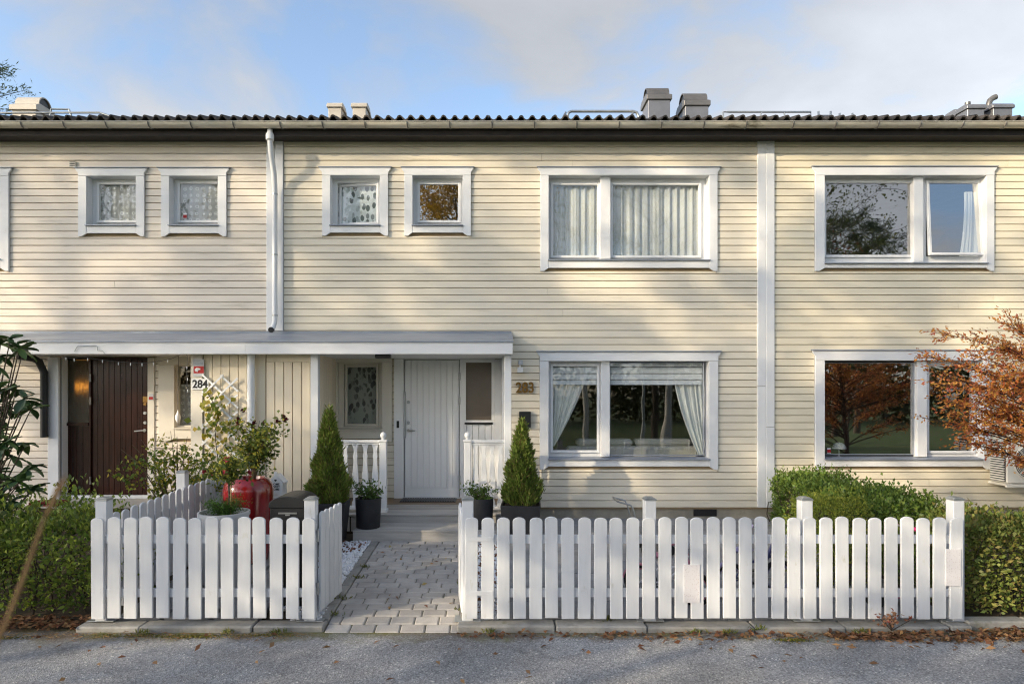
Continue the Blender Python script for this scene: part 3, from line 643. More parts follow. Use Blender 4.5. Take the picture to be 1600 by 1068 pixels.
# decks and steps
def deck(h, x0, x1, y0, y1, z, nb, name='deck'):
    b = B(); b.box(x0+.01, x1-.01, y0+.03, y1, 0.02, z-.03); dk = b.build(name, soil, h); e = (y1-y0)/nb
    for i in range(nb): B().box(x0, x1, y0+i*e+.003, y0+(i+1)*e-.003, z-.028, z).build('deck_board', deckm, dk, bev=.004)
    return dk
dk = deck(h283, XB0, PX(799,8.575)+.05, 8.47, YR-.005, ZD, 11)
B().box(-1.74, .18, 8.472, 8.496, ZD-.16, ZD-.032).build('riser_board', deckm, dk, bev=.004)
for i in range(7): B().box(XB0+.02+i*.085, XB0+.085+i*.085, 8.485, 8.50, 0.14, ZD-.04).build('skirt_board', blackm if False else deckm, dk)
st = deck(h283, -1.745, 0.14, 7.97, 8.468, 0.256, 4, 'step')
B().box(-1.745, 0.14, 7.975, 7.998, 0.115, 0.226).build('riser_board', deckm, st, bev=.004)
deck(h284, XA0-.1, XA1, 8.5, YQ-.005, ZD+.1, 6)
B().box(PX(96,YQ), PX(240,YQ), YQ-.1, YQ-.02, (ZD+.1)+.001, (ZD+.1)+.045).build('threshold', white_h, h284, bev=.006)

# white front door of 283
d0, d1 = PX(632,YR), PX(717.5,YR); dz0, dz1 = PZ(777,YR), PZ(562,YR)
fr = B(); fr.box(D283[0], d0-.012, YR-.02, YR+.10, ZD, PZ(559.6,YR)); fr.box(d1+.012, PX(725,YR), YR-.012, YR+.10, ZD, PZ(559.6,YR)); fr.box(d0-.012, d1+.012, YR-.012, YR+.10, dz1+.01, PZ(559.6,YR)); fr.box(d0-.012, d1+.012, YR-.03, YR+.10, ZD+.001, dz0-.004)
# sidelight frame
sx0, sx1, sz0, sz1 = PX(728,YR), PX(768,YR), PZ(656,YR), PZ(566,YR)
for c in cells(PX(725,YR)+.001, D283[1], ZD, PZ(559.6,YR), [(sx0, sx1, sz0, sz1), (sx0, sx1, ZD+.08, PZ(662,YR))]): fr.box(c[0], c[1], YR-.012, YR+.06, c[2], c[3])
door_frame = fr.build('door_frame', whiteplain, h283, bev=.002)
door = B().box(d0, d1, YR+.028, YR+.06, dz0, dz1).build('door', whiteplain, h283)
np_ = 9; e = (d1-d0-.02)/np_
for i in range(np_):
    a, c = d0+.01+i*e+.0025, d0+.01+(i+1)*e-.0025
    B().prism([(a, YR+.03), (a, YR+.022), (a+.005, YR+.015), (c-.005, YR+.015), (c, YR+.022), (c, YR+.03)], 'z', dz0+.145, dz1-.01).build('door_plank', whiteplain, door)
B().box(d0+.008, d1-.008, YR+.012, YR+.03, dz0+.006, dz0+.135).build('kick_board', whiteplain, door, bev=.004)
B().box(d0-.008, d0+.016, YR-.016, YR+.016, PZ(684,YR), PZ(611,YR)).build('pull_bar', galv, door, bev=.004)
for py in (628, 660): B().lathe([(.024,0),(.024,-.02),(.016,-.028)], (d0+.06, YR+.012, PZ(py,YR)), 14, 'y').build('lock', galv, door, smooth=30)
hb = B(); hb.lathe([(.024,0),(.024,-.015)], (d0+.06, YR+.012, PZ(672,YR)), 14, 'y'); hb.tube([(d0+.06, YR, PZ(672,YR)), (d0+.06, YR-.045, PZ(672,YR)), (d0+.075, YR-.05, PZ(672,YR)), (d0+.165, YR-.05, PZ(672.4,YR))], .010, 8); hb.build('door_handle', steel, door, smooth=40)
for py in (588, 626, 748): B().tube([(d1+.008, YR-.016, PZ(py-6,YR)), (d1+.008, YR-.016, PZ(py+6,YR))], .011, 8).build('hinge', galv, door)
B().box(PX(620,YR), PX(624,YR), YR-.032, YR-.019, PZ(668,YR), PZ(657,YR)).build('door_bell', blackm, h283, bev=.004)
frost = M('frosted_glass', (0.15,0.12,0.095), (0.12,0.095,0.075), 0.22, 1.2, (1,1,1.5), bump=0.25, bs=70, spec=0.7)
B().box(sx0-.01, sx1+.01, YR+.02, YR+.03, sz0-.01, sz1+.01).build('sidelight_pane', frost, h283)
B().box(sx0-.02, sx1+.02, YR-.022, YR+.02, PZ(662.5,YR), PZ(659.5,YR)).build('sidelight_ledge', blackm, h283)
vboards(door_frame, sx0+.002, sx1-.002, ZD+.082, PZ(663,YR), YR+.015, .11, whiteplain, 'side_panel_board')
# brown front door of 284
m0, m1 = PX(143,YQ), PX(231,YQ); mz0, mz1 = PZ(775,YQ), PZ(562,YQ)
fr = B(); fr.box(D284[0], PX(98,YQ), YQ-.02, YQ+.1, (ZD+.1), mz1+.03); fr.box(PX(139.5,YQ), m0-.004, YQ-.015, YQ+.1, (ZD+.1)+.05, mz1+.0); fr.box(PX(98,YQ)+.001, m1+.004, YQ-.015, YQ+.1, mz1+.003, mz1+.03)
fr.build('door_frame', mahog, h284, bev=.003)
B().box(m1+.005, D284[1], YQ-.02, YQ+.1, (ZD+.1), mz1+.03).build('door_jamb', cream_trim, h284, bev=.003)
door2 = B().box(m0, m1, YQ+.028, YQ+.06, mz0, mz1).build('door', mahog, h284)
np_ = 10; e = (m1-m0)/np_
for i in range(np_):
    a, c = m0+i*e+.0015, m0+(i+1)*e-.0015
    B().prism([(a, YQ+.03), (a, YQ+.018), (a+.003, YQ+.014), (c-.003, YQ+.014), (c, YQ+.018), (c, YQ+.03)], 'z', mz0, mz1).build('door_plank', mahog, door2)
hb = B(); hb.lathe([(.022,0),(.022,-.015)], (m1-.05, YQ+.01, PZ(672,YQ)), 12, 'y'); hb.tube([(m1-.05, YQ-.04, PZ(672,YQ)), (m1-.17, YQ-.045, PZ(673,YQ))], .009, 8); hb.build('door_handle', steel, door2, smooth=40)
for py, mm in ((631, brass), (645, steel), (660, steel)): B().lathe([(.022,0),(.022,-.02)], (m1-.04, YQ+.01, PZ(py,YQ)), 12, 'y').build('lock', mm, door2, smooth=30)
B().box(m1-.075, m1-.005, YQ+.004, YQ+.012, PZ(628,YQ), PZ(619,YQ)).build('name_plate', brass, door2)
for py in (590, 626, 750): B().tube([(m0-.004, YQ-.02, PZ(py-6,YQ)), (m0-.004, YQ-.02, PZ(py+6,YQ))], .010, 8).build('hinge', steel, door2)
lp = B().box(PX(98,YQ)+.001, PX(139.5,YQ)-.001, YQ+.02, YQ+.05, (ZD+.1)+.05, PZ(665,YQ)).build('side_panel', mahog, h284)
vboards(lp, PX(99,YQ), PX(139,YQ), (ZD+.1)+.055, PZ(666,YQ), YQ+.014, .1, mahog, 'side_panel_board')
B().box(PX(98,YQ)+.001, PX(139.5,YQ)-.001, YQ-.03, YQ+.05, PZ(664.6,YQ), PZ(660,YQ)).build('sidelight_ledge', mahog, h284)
rg = GLASS('reeded_glass', 1.5, (0.75,0.72,0.62), 0.25)
amber, tA, oA = newmat('textured_glass')
def reeded():
    L = tA.links.new
    p = N(tA, 'ShaderNodeBsdfPrincipled'); p.inputs['Base Color'].default_value = (0.50,0.44,0.33,1); p.inputs['Roughness'].default_value = 0.30; p.inputs['Transmission Weight'].default_value = 0.8; p.inputs['IOR'].default_value = 1.2
    gg = N(tA, 'ShaderNodeNewGeometry'); mp = N(tA, 'ShaderNodeMapping'); mp.inputs['Scale'].default_value = (60,1,12); L(gg.outputs['Position'], mp.inputs[0])
    nz = N(tA, 'ShaderNodeTexNoise', Scale=1.0, Detail=3.0); L(mp.outputs[0], nz.inputs['Vector']); bp = N(tA, 'ShaderNodeBump'); bp.inputs['Strength'].default_value = 0.7; bp.inputs['Distance'].default_value = 0.02; L(nz.outputs[0], bp.inputs['Height']); L(bp.outputs[0], p.inputs['Normal']); L(p.outputs[0], oA.inputs[0])
reeded()
B().box(PX(99,YQ), PX(139,YQ), YQ+.02, YQ+.026, PZ(660,YQ)+.002, mz1).build('sidelight_pane', amber, h284)
# porch lamp fitting, ceiling lamp, signs, numerals
B().box(PX(587,8.6), PX(610,8.6), 8.55, 8.68, ZC-.045, ZC+.011).build('porch_lamp', blackm, h283, bev=.004)
def text(name, s, size, loc, mat, par=None, depth=.004, bold=0.0, rot=(R(90),0,0), sx=1.0, align='CENTER'):
    cu = bpy.data.curves.new(name, 'FONT'); cu.body = s; cu.size = size; cu.extrude = depth; cu.offset = bold; cu.align_x = align; cu.align_y = 'CENTER'
    o = bpy.data.objects.new('tmp', cu); COL.objects.link(o); bpy.context.view_layer.update()
    me = bpy.data.meshes.new_from_object(o); bpy.data.objects.remove(o); me.materials.append(mat)
    ob = link(name, me, par); ofs = Vector((0,0,0))
    if par is not None:
        r = par
        while r.parent: r = r.parent
        ofs = Vector(r.location)
    ob.location = Vector(loc)-ofs; ob.rotation_euler = rot; ob.scale = (sx,1,1); return ob
# gold slab numerals 283
zc = PZ(606, YF)
for i, ch in enumerate('283'):
    text('house_numeral', ch, 0.205, (PX(810.5+i*9.7,YF), YF-.022, zc), brass, h283, .010, .005, sx=.86)
sx = PX(312.2, YS); sgn = B().box(PX(299,YS-.03), PX(326,YS-.03), YS-.034, YS-.028, PZ(608.5,YS), PZ(591.5,YS)).build('number_sign', whiteplain, h284, bev=.001)
text('sign_number', '284', 0.150, (PX(312.4,YS-.036), YS-.036, PZ(600.3,YS)), printdark, sgn, .001, .004, sx=.92)
sg2 = B().box(PX(302,YS-.03), PX(319,YS-.03), YS-.034, YS-.028, PZ(588,YS), PZ(561,YS)).build('alarm_sign', signgrey, h284, bev=.001)
B().box(PX(302.4,YS-.036), PX(318.4,YS-.036), YS-.0365, YS-.0345, PZ(583,YS), PZ(572,YS)).build('alarm_sign_panel', printred, sg2)
B().prism([(PX(307,YS), PZ(580,YS)), (PX(311,YS), PZ(581,YS)), (PX(312,YS), PZ(578,YS)), (PX(315,YS), PZ(577.5,YS)), (PX(315,YS), PZ(575.5,YS)), (PX(309,YS), PZ(574.5,YS)), (PX(306,YS), PZ(577,YS))], 'y', YS-.0385, YS-.037).build('alarm_sign_emblem', whiteplain, sg2)
B().box(PX(304,YS-.036), PX(317,YS-.036), YS-.0365, YS-.0345, PZ(568.5,YS), PZ(566.8,YS)).build('alarm_sign_line', zinc, sg2)
st_ = B().box(PX(233.5,YQ), PX(241,YQ), YQ-.024, YQ-.0205, PZ(625,YQ), PZ(615,YQ)).build('door_sticker', signgrey, h284)
B().box(PX(234,YQ), PX(240.5,YQ), YQ-.026, YQ-.0245, PZ(624,YQ), PZ(619.5,YQ)).build('sticker_panel', printred, st_)
# sensor box and black letter plate beside 283 numerals
sn = B().box(PX(808,YF), PX(817,YF), YF-.075, YF-.006, PZ(582,YF), PZ(574,YF)).build('camera_box', whiteplain, h283, bev=.006)
B().tube([(PX(812.5,YF), YF-.03, PZ(574,YF)), (PX(812.5,YF), YF-.03, PZ(570,YF))], .012, 8).build('camera_stem', whiteplain, sn)
B().box(PX(809.5,YF), PX(816.5,YF), YF-.085, YF-.01, PZ(570,YF), PZ(563,YF)).build('camera_head', signgrey, sn, bev=.006)
lb = B().box(PX(811,YF), PX(829,YF), YF-.06, YF-.006, PZ(667,YF), PZ(642.5,YF)).build('letter_plate', blackm, h283, bev=.004)
B().box(PX(812.5,YF), PX(827.5,YF), YF-.064, YF-.0605, PZ(650,YF), PZ(648,YF)).build('letter_flap', galv if False else blackm, lb)
B().box(PX(1085,YF), PX(1121,YF), YF+.03, YF+.044, PZ(806.5,YF), PZ(795.5,YF)).build('foundation_vent', blackhole, h283)
for (px, py, Y) in ((289.2, 337.5, YF+.09), (1295, 703.5, YF+.085)):
    s_ = B().box(PX(px-2.8,Y), PX(px+2.8,Y), Y-.003, Y, PZ(py+4.2,Y), PZ(py-4.2,Y)).build('window_sticker', whiteplain, h284 if px < 500 else h282)
    B().box(PX(px-2.8,Y), PX(px+2.8,Y), Y-.005, Y-.0035, PZ(py+3.2,Y), PZ(py-1.8,Y)).build('sticker_panel', printred, s_)

# railings
def baluster_poly(x, wd, z0, z1):
    ts = [0,.06,.10,.22,.36,.50,.64,.76,.82,.86,.93,1.0]; ws = [1,1,.62,.80,1.0,.90,.70,.52,.75,.48,.55,1.0]
    l = [(x-wd*w_/2, z0+(z1-z0)*t_) for t_, w_ in zip(ts, ws)]; r = [(x+wd*w_/2, z0+(z1-z0)*t_) for t_, w_ in zip(ts, ws)]
    return l+r[::-1]
def railing(h, x0, x1, newel_x, nb, Y=8.63):
    zt, zb = PZ(691,Y), PZ(790,Y); rt = B()
    rt.box(x0, x1, Y-.035, Y+.035, zt, zt+.035); rt.box(x0, x1, Y-.02, Y+.02, zt-.03, zt-.001)
    rl = rt.build('railing', white_h, h, bev=.005)
    B().box(x0, x1, Y-.03, Y+.03, zb-.045, zb).build('bottom_rail', white_h, rl, bev=.005)
    for i in range(nb):
        x = x0+(x1-x0)*(i+.5)/nb
        B().prism(baluster_poly(x, .088, zb+.001, zt-.031), 'y', Y-.011, Y+.011).build('baluster', white, rl, bev=.002)
    w2 = .045; nz0 = ZD+.001
    nb_ = B(); nb_.box(newel_x-w2, newel_x+w2, Y-w2, Y+w2, nz0, PZ(690,Y)); nb_.box(newel_x-w2-.012, newel_x+w2+.012, Y-w2-.012, Y+w2+.012, PZ(690,Y)+.001, PZ(688,Y)+.012); nb_.box(newel_x-w2-.014, newel_x+w2+.014, Y-w2-.014, Y+w2+.014, nz0, nz0+.05)
    nw = nb_.build('newel_post', white, rl, bev=.005)
    B().lathe([(.02,0),(.03,.012),(.022,.02),(.036,.035),(.044,.06),(.036,.085),(.018,.1),(.003,.104)], (newel_x, Y, PZ(688,Y)+.012), 16).build('newel_ball', white, rl, smooth=60)
railing(h283, XB0+.09, PX(594,8.63), PX(599,8.63), 6); railing(h283, PX(737,8.63), PX(788,8.63), PX(730.5,8.63), 4)

# chimneys and roof fittings
def barrel_chimney(px0, px1, pyt, Y, label, shaft, hood, side):
    x0, x1 = PX(px0,Y), PX(px1,Y); zt = PZ(pyt,Y); wd = x1-x0; dp_ = wd*1.15; r_ = dp_*.36
    c = thing('chimney', ((x0+x1)/2, Y+dp_/2, roofz(min(Y, RIDGE))-.3), label, 'chimney', 'chimneys on the terrace roof')
    zc_ = zt-r_; zs = zc_-wd*.30
    B().box(x0, x1, Y, Y+dp_, roofz(RIDGE)-1.2, zs).build('shaft', shaft, c, bev=.006)
    e = .035
    B().prism([(Y-e, zs-.02), (Y-e, zs+wd*.16), (Y+dp_*.14, zc_), (Y+dp_*.86, zc_), (Y+dp_+e, zs+wd*.16), (Y+dp_+e, zs-.02)], 'x', x0-e, x1+e).build('collar', hood, c, bev=.005)
    arc = [(Y+dp_/2+r_*math.cos(a), zc_+.001+r_*math.sin(a)) for a in [math.pi*k/16 for k in range(17)]]
    ina = [(Y+dp_/2+(r_-.02)*math.cos(a), zc_+.001+(r_-.02)*math.sin(a)) for a in [math.pi*k/16 for k in reversed(range(17))]]
    B().prism(arc+ina, 'x', x0-.005, x1+.005).build('hood', hood, c, smooth=40)
    B().prism([(Y+dp_/2+(r_-.021)*math.cos(a), zc_+.002+(r_-.021)*math.sin(a)) for a in [math.pi*k/16 for k in range(17)]], 'x', x0+.02, x1-.02).build('flue', blackm, c)
barrel_chimney(1013, 1047, 130, 13.0, 'dark grey metal chimney with barrel hood, taller of the two beside the upper window', chim_dark, chim_cap, 0)
barrel_chimney(1071, 1107, 138, 13.0, 'dark grey metal chimney with barrel hood, shorter of the two close together', chim_dark, chim_cap, 0)
barrel_chimney(19, 56, 144, 11.6, 'pale sand chimney with barrel hood beside the pine', chim_light, chim_light, 0)
def box_vent(px0, px1, pyt, Y, label, mat, lean=.25):
    x0, x1 = PX(px0,Y), PX(px1,Y); zt = PZ(pyt,Y)
    c = thing('roof_vent', ((x0+x1)/2, Y+.2, roofz(min(Y,RIDGE))-.2), label, 'roof vent', 'box vents on the terrace roof')
    B().prism([(Y, 5.9), (Y, zt-.09), (Y+.28, zt-.09), (Y+.75, zt-.35), (Y+.75, 5.9)], 'x', x0, x1).build('housing', mat, c, bev=.005)
    B().prism([(Y-.03, zt-.10), (Y-.03, zt-.05), (Y+.02, zt), (Y+.26, zt), (Y+.80, zt-.31), (Y+.80, zt-.37), (Y+.28, zt-.088)], 'x', x0-.03, x1+.03).build('cap', mat, c, bev=.005)
box_vent(513, 533, 160, 12.6, 'pale box vent on the roof, nearer the downpipe of the pale pair', chim_light); box_vent(551, 571.5, 160, 12.6, 'pale box vent on the roof, farther from the downpipe of the pale pair', chim_light)
box_vent(1512, 1538, 162, 12.4, 'dark sloping box vent with thin pipe in front of it', chim_dark); box_vent(1552, 1582, 161, 12.4, 'dark sloping box vent on the roof edge by the bent flue pipe', chim_dark)
box_vent(1494, 1508, 170, 12.9, 'small dark box vent low on the roof beside larger ones', chim_dark)
Y_ = 12.8; fp = B().tube([(PX(1545,Y_), Y_, PZ(185,Y_)), (PX(1545,Y_), Y_, PZ(163,Y_)), (PX(1547,Y_), Y_, PZ(157,Y_)), (PX(1552,Y_), Y_, PZ(153,Y_)), (PX(1556,Y_), Y_, PZ(151.5,Y_))], .055, 10).build('flue_pipe', chim_cap, smooth=40)
tag(fp, 'bent metal flue pipe rising between dark box vents', 'flue pipe')
fp = B().tube([(PX(1512,Y_), Y_, PZ(185,Y_)), (PX(1512,Y_), Y_, PZ(161,Y_))], .04, 10).lathe([(.05,0),(.05,.05)], (PX(1512,Y_), Y_, PZ(164,Y_)), 10).build('flue_pipe', chim_cap, smooth=40); tag(fp, 'short straight metal flue pipe behind a dark box vent', 'flue pipe')
def rail_path(label, pts, r_=.022, legs=()):
    c = thing('roof_rail', pts[0], label, 'roof rail', 'snow guards and rails along the roof edge')
    B().tube(pts, r_, 8).build('rail', galv, c, smooth=50)
    for a, b_ in legs: B().tube([a, b_], r_*.8, 8).build('bracket', galv, c)
y1 = 9.6
def q(px, py, Y=y1): return (PX(px,Y), Y, PZ(py,Y))
rail_path('hoop shaped roof ladder rail in front of the dark chimneys', [q(887,190), q(887,180), q(889,175.5), q(893,174), q(990,174), q(995,176), q(998,182), q(998,190)], .02, [(q(884,176,9.7), q(876,190,9.5)), (q(990,175), q(980,190,9.5))])
rail_path('straight pipe snow guard with bracket beside the dark chimneys', [q(1130,190), q(1130,175), q(1140,175), q(1267,175), q(1267,190)], .014, [(q(1190,175), q(1185,190)), (q(1225,175), q(1228,190))])
rail_path('long thin snow guard pipe beside the pale barrel chimney', [q(-30,176.5), q(155,176), q(175,182.5), q(180,188)], .016, [(q(80,170.5), q(78,186)), (q(108,171), q(113,186)), (q(80,170.5), q(108,171))])
c = thing('roof_step', q(1300,180), 'perforated metal roof step and rail at the tile edge', 'roof step')
sb = B(); sb.box(PX(1281,y1), PX(1297,y1), y1, y1+.1, PZ(182,y1), PZ(179.5,y1)); sb.box(PX(1297,y1), PX(1333,y1), y1+.15, y1+.3, PZ(178,y1), PZ(175.5,y1)); sb.build('tread', chim_dark, c)
sb = B(); 
for px in (1279, 1298, 1312, 1332): sb.tube([q(px,190), q(px,174 if px < 1300 else 177)], .016, 6)
sb.build('support', galv, c)
c = thing('roof_hatch', q(1195,182), 'low dark metal vent cowl at the tile edge under the snow guard', 'roof vent')
B().prism([(PX(1172,y1), PZ(187,y1)), (PX(1186,y1), PZ(177,y1)), (PX(1206,y1), PZ(177,y1)), (PX(1200,y1), PZ(187,y1))], 'y', y1+.1, y1+.35).build('cowl', chim_dark, c)

# ------------------------------------------------------------------ picket fences and gates
FW = 0.1075
def picket_mesh(h=0.856, wd=FW, t_=0.021):
    r_ = wd/2; arc = [(r_*math.cos(a), h-r_*.62+r_*.62*math.sin(a)) for a in [math.pi*k/10 for k in range(11)]]
    return B().prism([(-r_, 0), (r_, 0)]+arc, 'y', 0, t_).mesh('picket', fencew, bev=.0035)
def screw_heads(h=0.856):
    b = B()
    for z in (.205, .235, .66, .69):
        for x in (-.028, .028): b.lathe([(.0045,0),(.0045,-.0012),(.001,-.0016)], (x,-.0005,z+.02), 6, 'y')
    return b.mesh('screw_heads', fencew)
PK = picket_mesh(); SH = screw_heads()
postm = B().box(-.048,.048,-.048,.048,0,1.03).mesh('post', fencew, bev=.004)
capm = B().box(-.052,.052,-.052,.052,0,.012).prism([(-.05,.012),(.05,.012),(.03,.026),(-.03,.026)], 'y', -.045,.045).mesh('post_cap', galv, bev=.002)
basem = B().box(-.115,.115,-.06,.09,0,.008).box(-.045,.045,-.045,.045,.008,.06).mesh('base_plate', galv, bev=.002)
def fence(name, label, cat, p0, ang, xs, posts, x0, x1, z=0.0, slope=0.0, rails=(0.222, 0.676), grp=None, post_h=1.0):
    f = thing(name, (*p0, z), label, cat, grp, ang)
    for x in xs: link('picket', PK, f, (x+rnd.uniform(-.002,.002), rnd.uniform(-.0015,.0015), 0.048+slope*x+rnd.uniform(-.006,.006)), (rnd.uniform(-.005,.005), rnd.uniform(-.008,.008), rnd.uniform(-.01,.01)))
    for pk in [o_ for o_ in f.children if o_.name.startswith('picket')]: tag(link('screws', SH, pk), kind='stuff')
    for zr in rails:
        b = B(); b.v = [(x0,.0225,zr+slope*x0),(x1,.0225,zr+slope*x1),(x1,.058,zr+slope*x1),(x0,.058,zr+slope*x0),(x0,.0225,zr+.072+slope*x0),(x1,.0225,zr+.072+slope*x1),(x1,.058,zr+.072+slope*x1),(x0,.058,zr+.072+slope*x0)]
        b.f = [(0,3,2,1),(4,5,6,7),(0,1,5,4),(1,2,6,5),(2,3,7,6),(3,0,4,7)]; b.build('rail', fencew, f, bev=.003, local=True)
    for x in posts:
        po = link('post', postm, f, (x, .108, 0.004+slope*x)); link('post_cap', capm, po, (0,0,1.031)); link('base_plate', basem, po, (0,0,0))
    return f
sp_ = 25.35*YP/F
lx = [PX(152.5+25.35*i, YP) for i in range(14)]
fence('picket_fence', 'white picket fence in front of the red pot and black mailbox', 'fence', (0, YP), 0, lx, [PX(163,5.52), PX(486.5,5.52)], lx[0]-.05, lx[-1]+.05, grp='white picket fences')
rx = [PX(736+25.27*i, YP) for i in range(31)]
rf = fence('picket_fence', 'long white picket fence in front of the bicycles and slab yard', 'fence', (0, YP), 0, rx, [PX(731,5.52), PX(1014.5,5.52), PX(1257,5.52), PX(1492,5.52)], rx[0]-.05, rx[-1]+.05, grp='white picket fences')
# hinge straps, and two dotted plates screwed to the long fence
for py in (842, 926): B().box(PX(729,YP-.01), PX(770,YP-.01), YP-.0045, YP-.0015, PZ(py+3.4,YP), PZ(py-3.4,YP)).build('strap_plate', fencew, rf, bev=.001)
dotm, t, o = newmat('dotted_plate')
def dots():
    L = t.links.new; p = N(t, 'ShaderNodeBsdfPrincipled'); p.inputs['Roughness'].default_value = .5; L(p.outputs[0], o.inputs[0])
    gg = N(t, 'ShaderNodeNewGeometry'); mp = N(t, 'ShaderNodeMapping'); mp.inputs['Scale'].default_value = (1,0,1.4); L(gg.outputs['Position'], mp.inputs[0])
    vo = N(t, 'ShaderNodeTexVoronoi', Scale=60.0, Randomness=.55); L(mp.outputs[0], vo.inputs['Vector']); mr = N(t, 'ShaderNodeMapRange'); mr.inputs[1].default_value = .2; mr.inputs[2].default_value = .34; L(vo.outputs['Distance'], mr.inputs[0])
    mx = N(t, 'ShaderNodeMix', data_type='RGBA'); mx.inputs[6].default_value = (.52,.49,.51,1); mx.inputs[7].default_value = (.64,.63,.66,1); L(mr.outputs[0], mx.inputs[0]); L(mx.outputs[2], p.inputs['Base Color'])
dots()
for (a, b_, c, d) in ((1068.5, 1093.5, 881, 940.5), (1477, 1500.5, 857, 914.5)): B().box(PX(a,YP), PX(b_,YP), YP-.008, YP-.001, PZ(d,YP), PZ(c,YP)).build('notice_plate', dotm, rf, bev=.001)
# side fence running back towards the house
f3 = fence('picket_fence', 'white picket fence running back from the corner towards the rose bush', 'fence', (PX(160,YP)-.01, 5.58), R(90), [0.07+i*0.139 for i in range(17)], [1.47], 0.02, 2.36, slope=.034, grp='white picket fences')
# gate leaves, open
ga = fence('garden_gate', 'white picket gate leaf standing open beside the white gravel', 'gate', (-1.482, 5.50), R(86), [0.07+i*0.122 for i in range(5)], [], .01, .62, z=.02, grp='open gate leaves')
gb_ = fence('garden_gate', 'white picket gate leaf standing open, seen nearly edge on beside the paver path', 'gate', (-0.272, 5.50), R(94.5), [-(0.07+i*0.122) for i in range(5)], [], -.62, -.01, z=.02, grp='open gate leaves')
gb_.rotation_euler = (0,0,R(-84.5))
for gt, sx_ in ((ga, 1), (gb_, -1)):
    for zr in (.26, .71): B().tube([(sx_*-.012,.02,zr-.05),(sx_*-.012,.02,zr+.05)], .011, 8).build('hinge', galv, gt, local=True)

# ------------------------------------------------------------------ foliage tools
def noise3(p, s, seed):
    r_ = np.random.default_rng(seed); k = r_.normal(size=(5,3))*s; ph = r_.uniform(0, 6.28, 5)
    return np.mean(np.sin(p @ k.T+ph), axis=1)
def hedge(name, label, cat, x0, x1, y0, y1, z0, z1, n, L, W_, mat, seed, lump=.07, ztop=None, loose=0.0):
    r_ = np.random.default_rng(seed); h = thing(name, ((x0+x1)/2, (y0+y1)/2, z0), label, cat)
    c = np.array([(x0+x1)/2, (y0+y1)/2, z0])
    dx, dy, dz = x1-x0, y1-y0, z1-z0
    ar = np.array([dy*dz, dy*dz, dx*dz, dx*dz, dx*dy*1.3]); f = r_.choice(5, n, p=ar/ar.sum()); u = r_.uniform(0,1,(n,3)); nrm = np.zeros((n,3))
    for i, (a, s) in enumerate(((0,0),(0,1),(1,0),(1,1),(2,1))): u[f == i, a] = s; nrm[f == i, a] = s*2-1
    p = u*[dx,dy,dz]+[x0,y0,z0]
    if ztop is not None: p[:,2] = z0+(p[:,2]-z0)*np.array([ztop(a, b_) for a, b_ in zip(p[:,0], p[:,1])])/(z1-z0)
    # round the arrises
    q_ = (p-c-[0,0,dz/2])/np.array([dx/2,dy/2,dz/2]); k = np.maximum(0, np.sort(np.abs(q_),1)[:,1]-.75)
    p -= (p-c-[0,0,dz/2])*(k*.35)[:,None]
    p += nrm*(lump*noise3(p, 5.0, seed)+lump*.5*noise3(p, 14, seed+1))[:,None]
    p -= nrm*np.abs(r_.exponential(.065, n))[:,None]; p += nrm*loose*(r_.uniform(0,1,n)**6)[:,None]; p[:,2] += loose*(r_.uniform(0,1,n)**8)*(nrm[:,2] > 0)
    me = leaf_mesh('foliage', p-c, L, W_, mat, r_, D=nrm+[0,0,.5], spread=1.0, Nn=nrm)
    link('foliage', me, h)
    b = B()
    for i in range(int(26*max(dx,dy))):
        x, y = r_.uniform(x0+.06,x1-.06), r_.uniform(y0+.06,y1-.06); zz = dz if ztop is None else ztop(x,y)
        p_ = [(x, y, z0-.03)]
        for j in range(3): p_.append((p_[-1][0]+r_.normal()*.05, p_[-1][1]+r_.normal()*.05, z0+(j+1)*zz*.28))
        b.tube(p_, [.008,.006,.005,.003], 5, False)
    b.build('stems', twigm, h)
    return h
L_box = LM('boxwood_leaves', [(0.106,0.181,0.036),(0.162,0.263,0.046),(0.073,0.128,0.029),(0.227,0.300,0.056),(0.138,0.200,0.038)], .35)
L_mix = LM('bronze_hedge_leaves', [(0.120,0.187,0.043),(0.204,0.250,0.059),(0.093,0.143,0.034),(0.290,0.224,0.077),(0.238,0.286,0.059),(0.162,0.170,0.048)], .35)
L_bright = LM('fresh_hedge_leaves', [(.11,.20,.035),(.23,.31,.045),(.05,.09,.022),(.31,.37,.055),(.08,.14,.03),(.16,.17,.045)], .4)  # leaf greens plus painted-in tones for shaded gaps and sunlit highlights
hedge('clipped_hedge', 'green and bronze clipped hedge running from the house wall to the fence end', 'hedge', 3.84, 4.52, 6.25, 8.95, .05, .85, 19000, .048, .027, L_box, 21, .09, loose=.10)
hedge('clipped_hedge', 'dense green hedge along the road past the end of the long fence', 'hedge', 4.07, 6.6, 5.62, 6.2, .0, .80, 17000, .050, .028, L_mix, 22, .08, loose=.10)
hedge('clipped_hedge', 'fresh green leafy hedge beside the fence corner and dark door', 'hedge', -5.2, -3.42, 5.66, 6.5, .0, .72, 9500, .052, .030, L_bright, 23, .22, loose=.26)
# shrub added for a sunlit hedge patch, its sunlight painted into the leaf colours
hedge('low_shrub', 'small yellow green shrub with sunlight painted into its leaves behind the fence post', 'shrub', 3.1, 3.7, 6.2, 6.8, .05, .90, 5000, .030, .017, LM('painted_sun_leaves', [(.26,.30,.045),(.18,.23,.035),(.36,.37,.06)], .45), 24, .1, loose=.1)

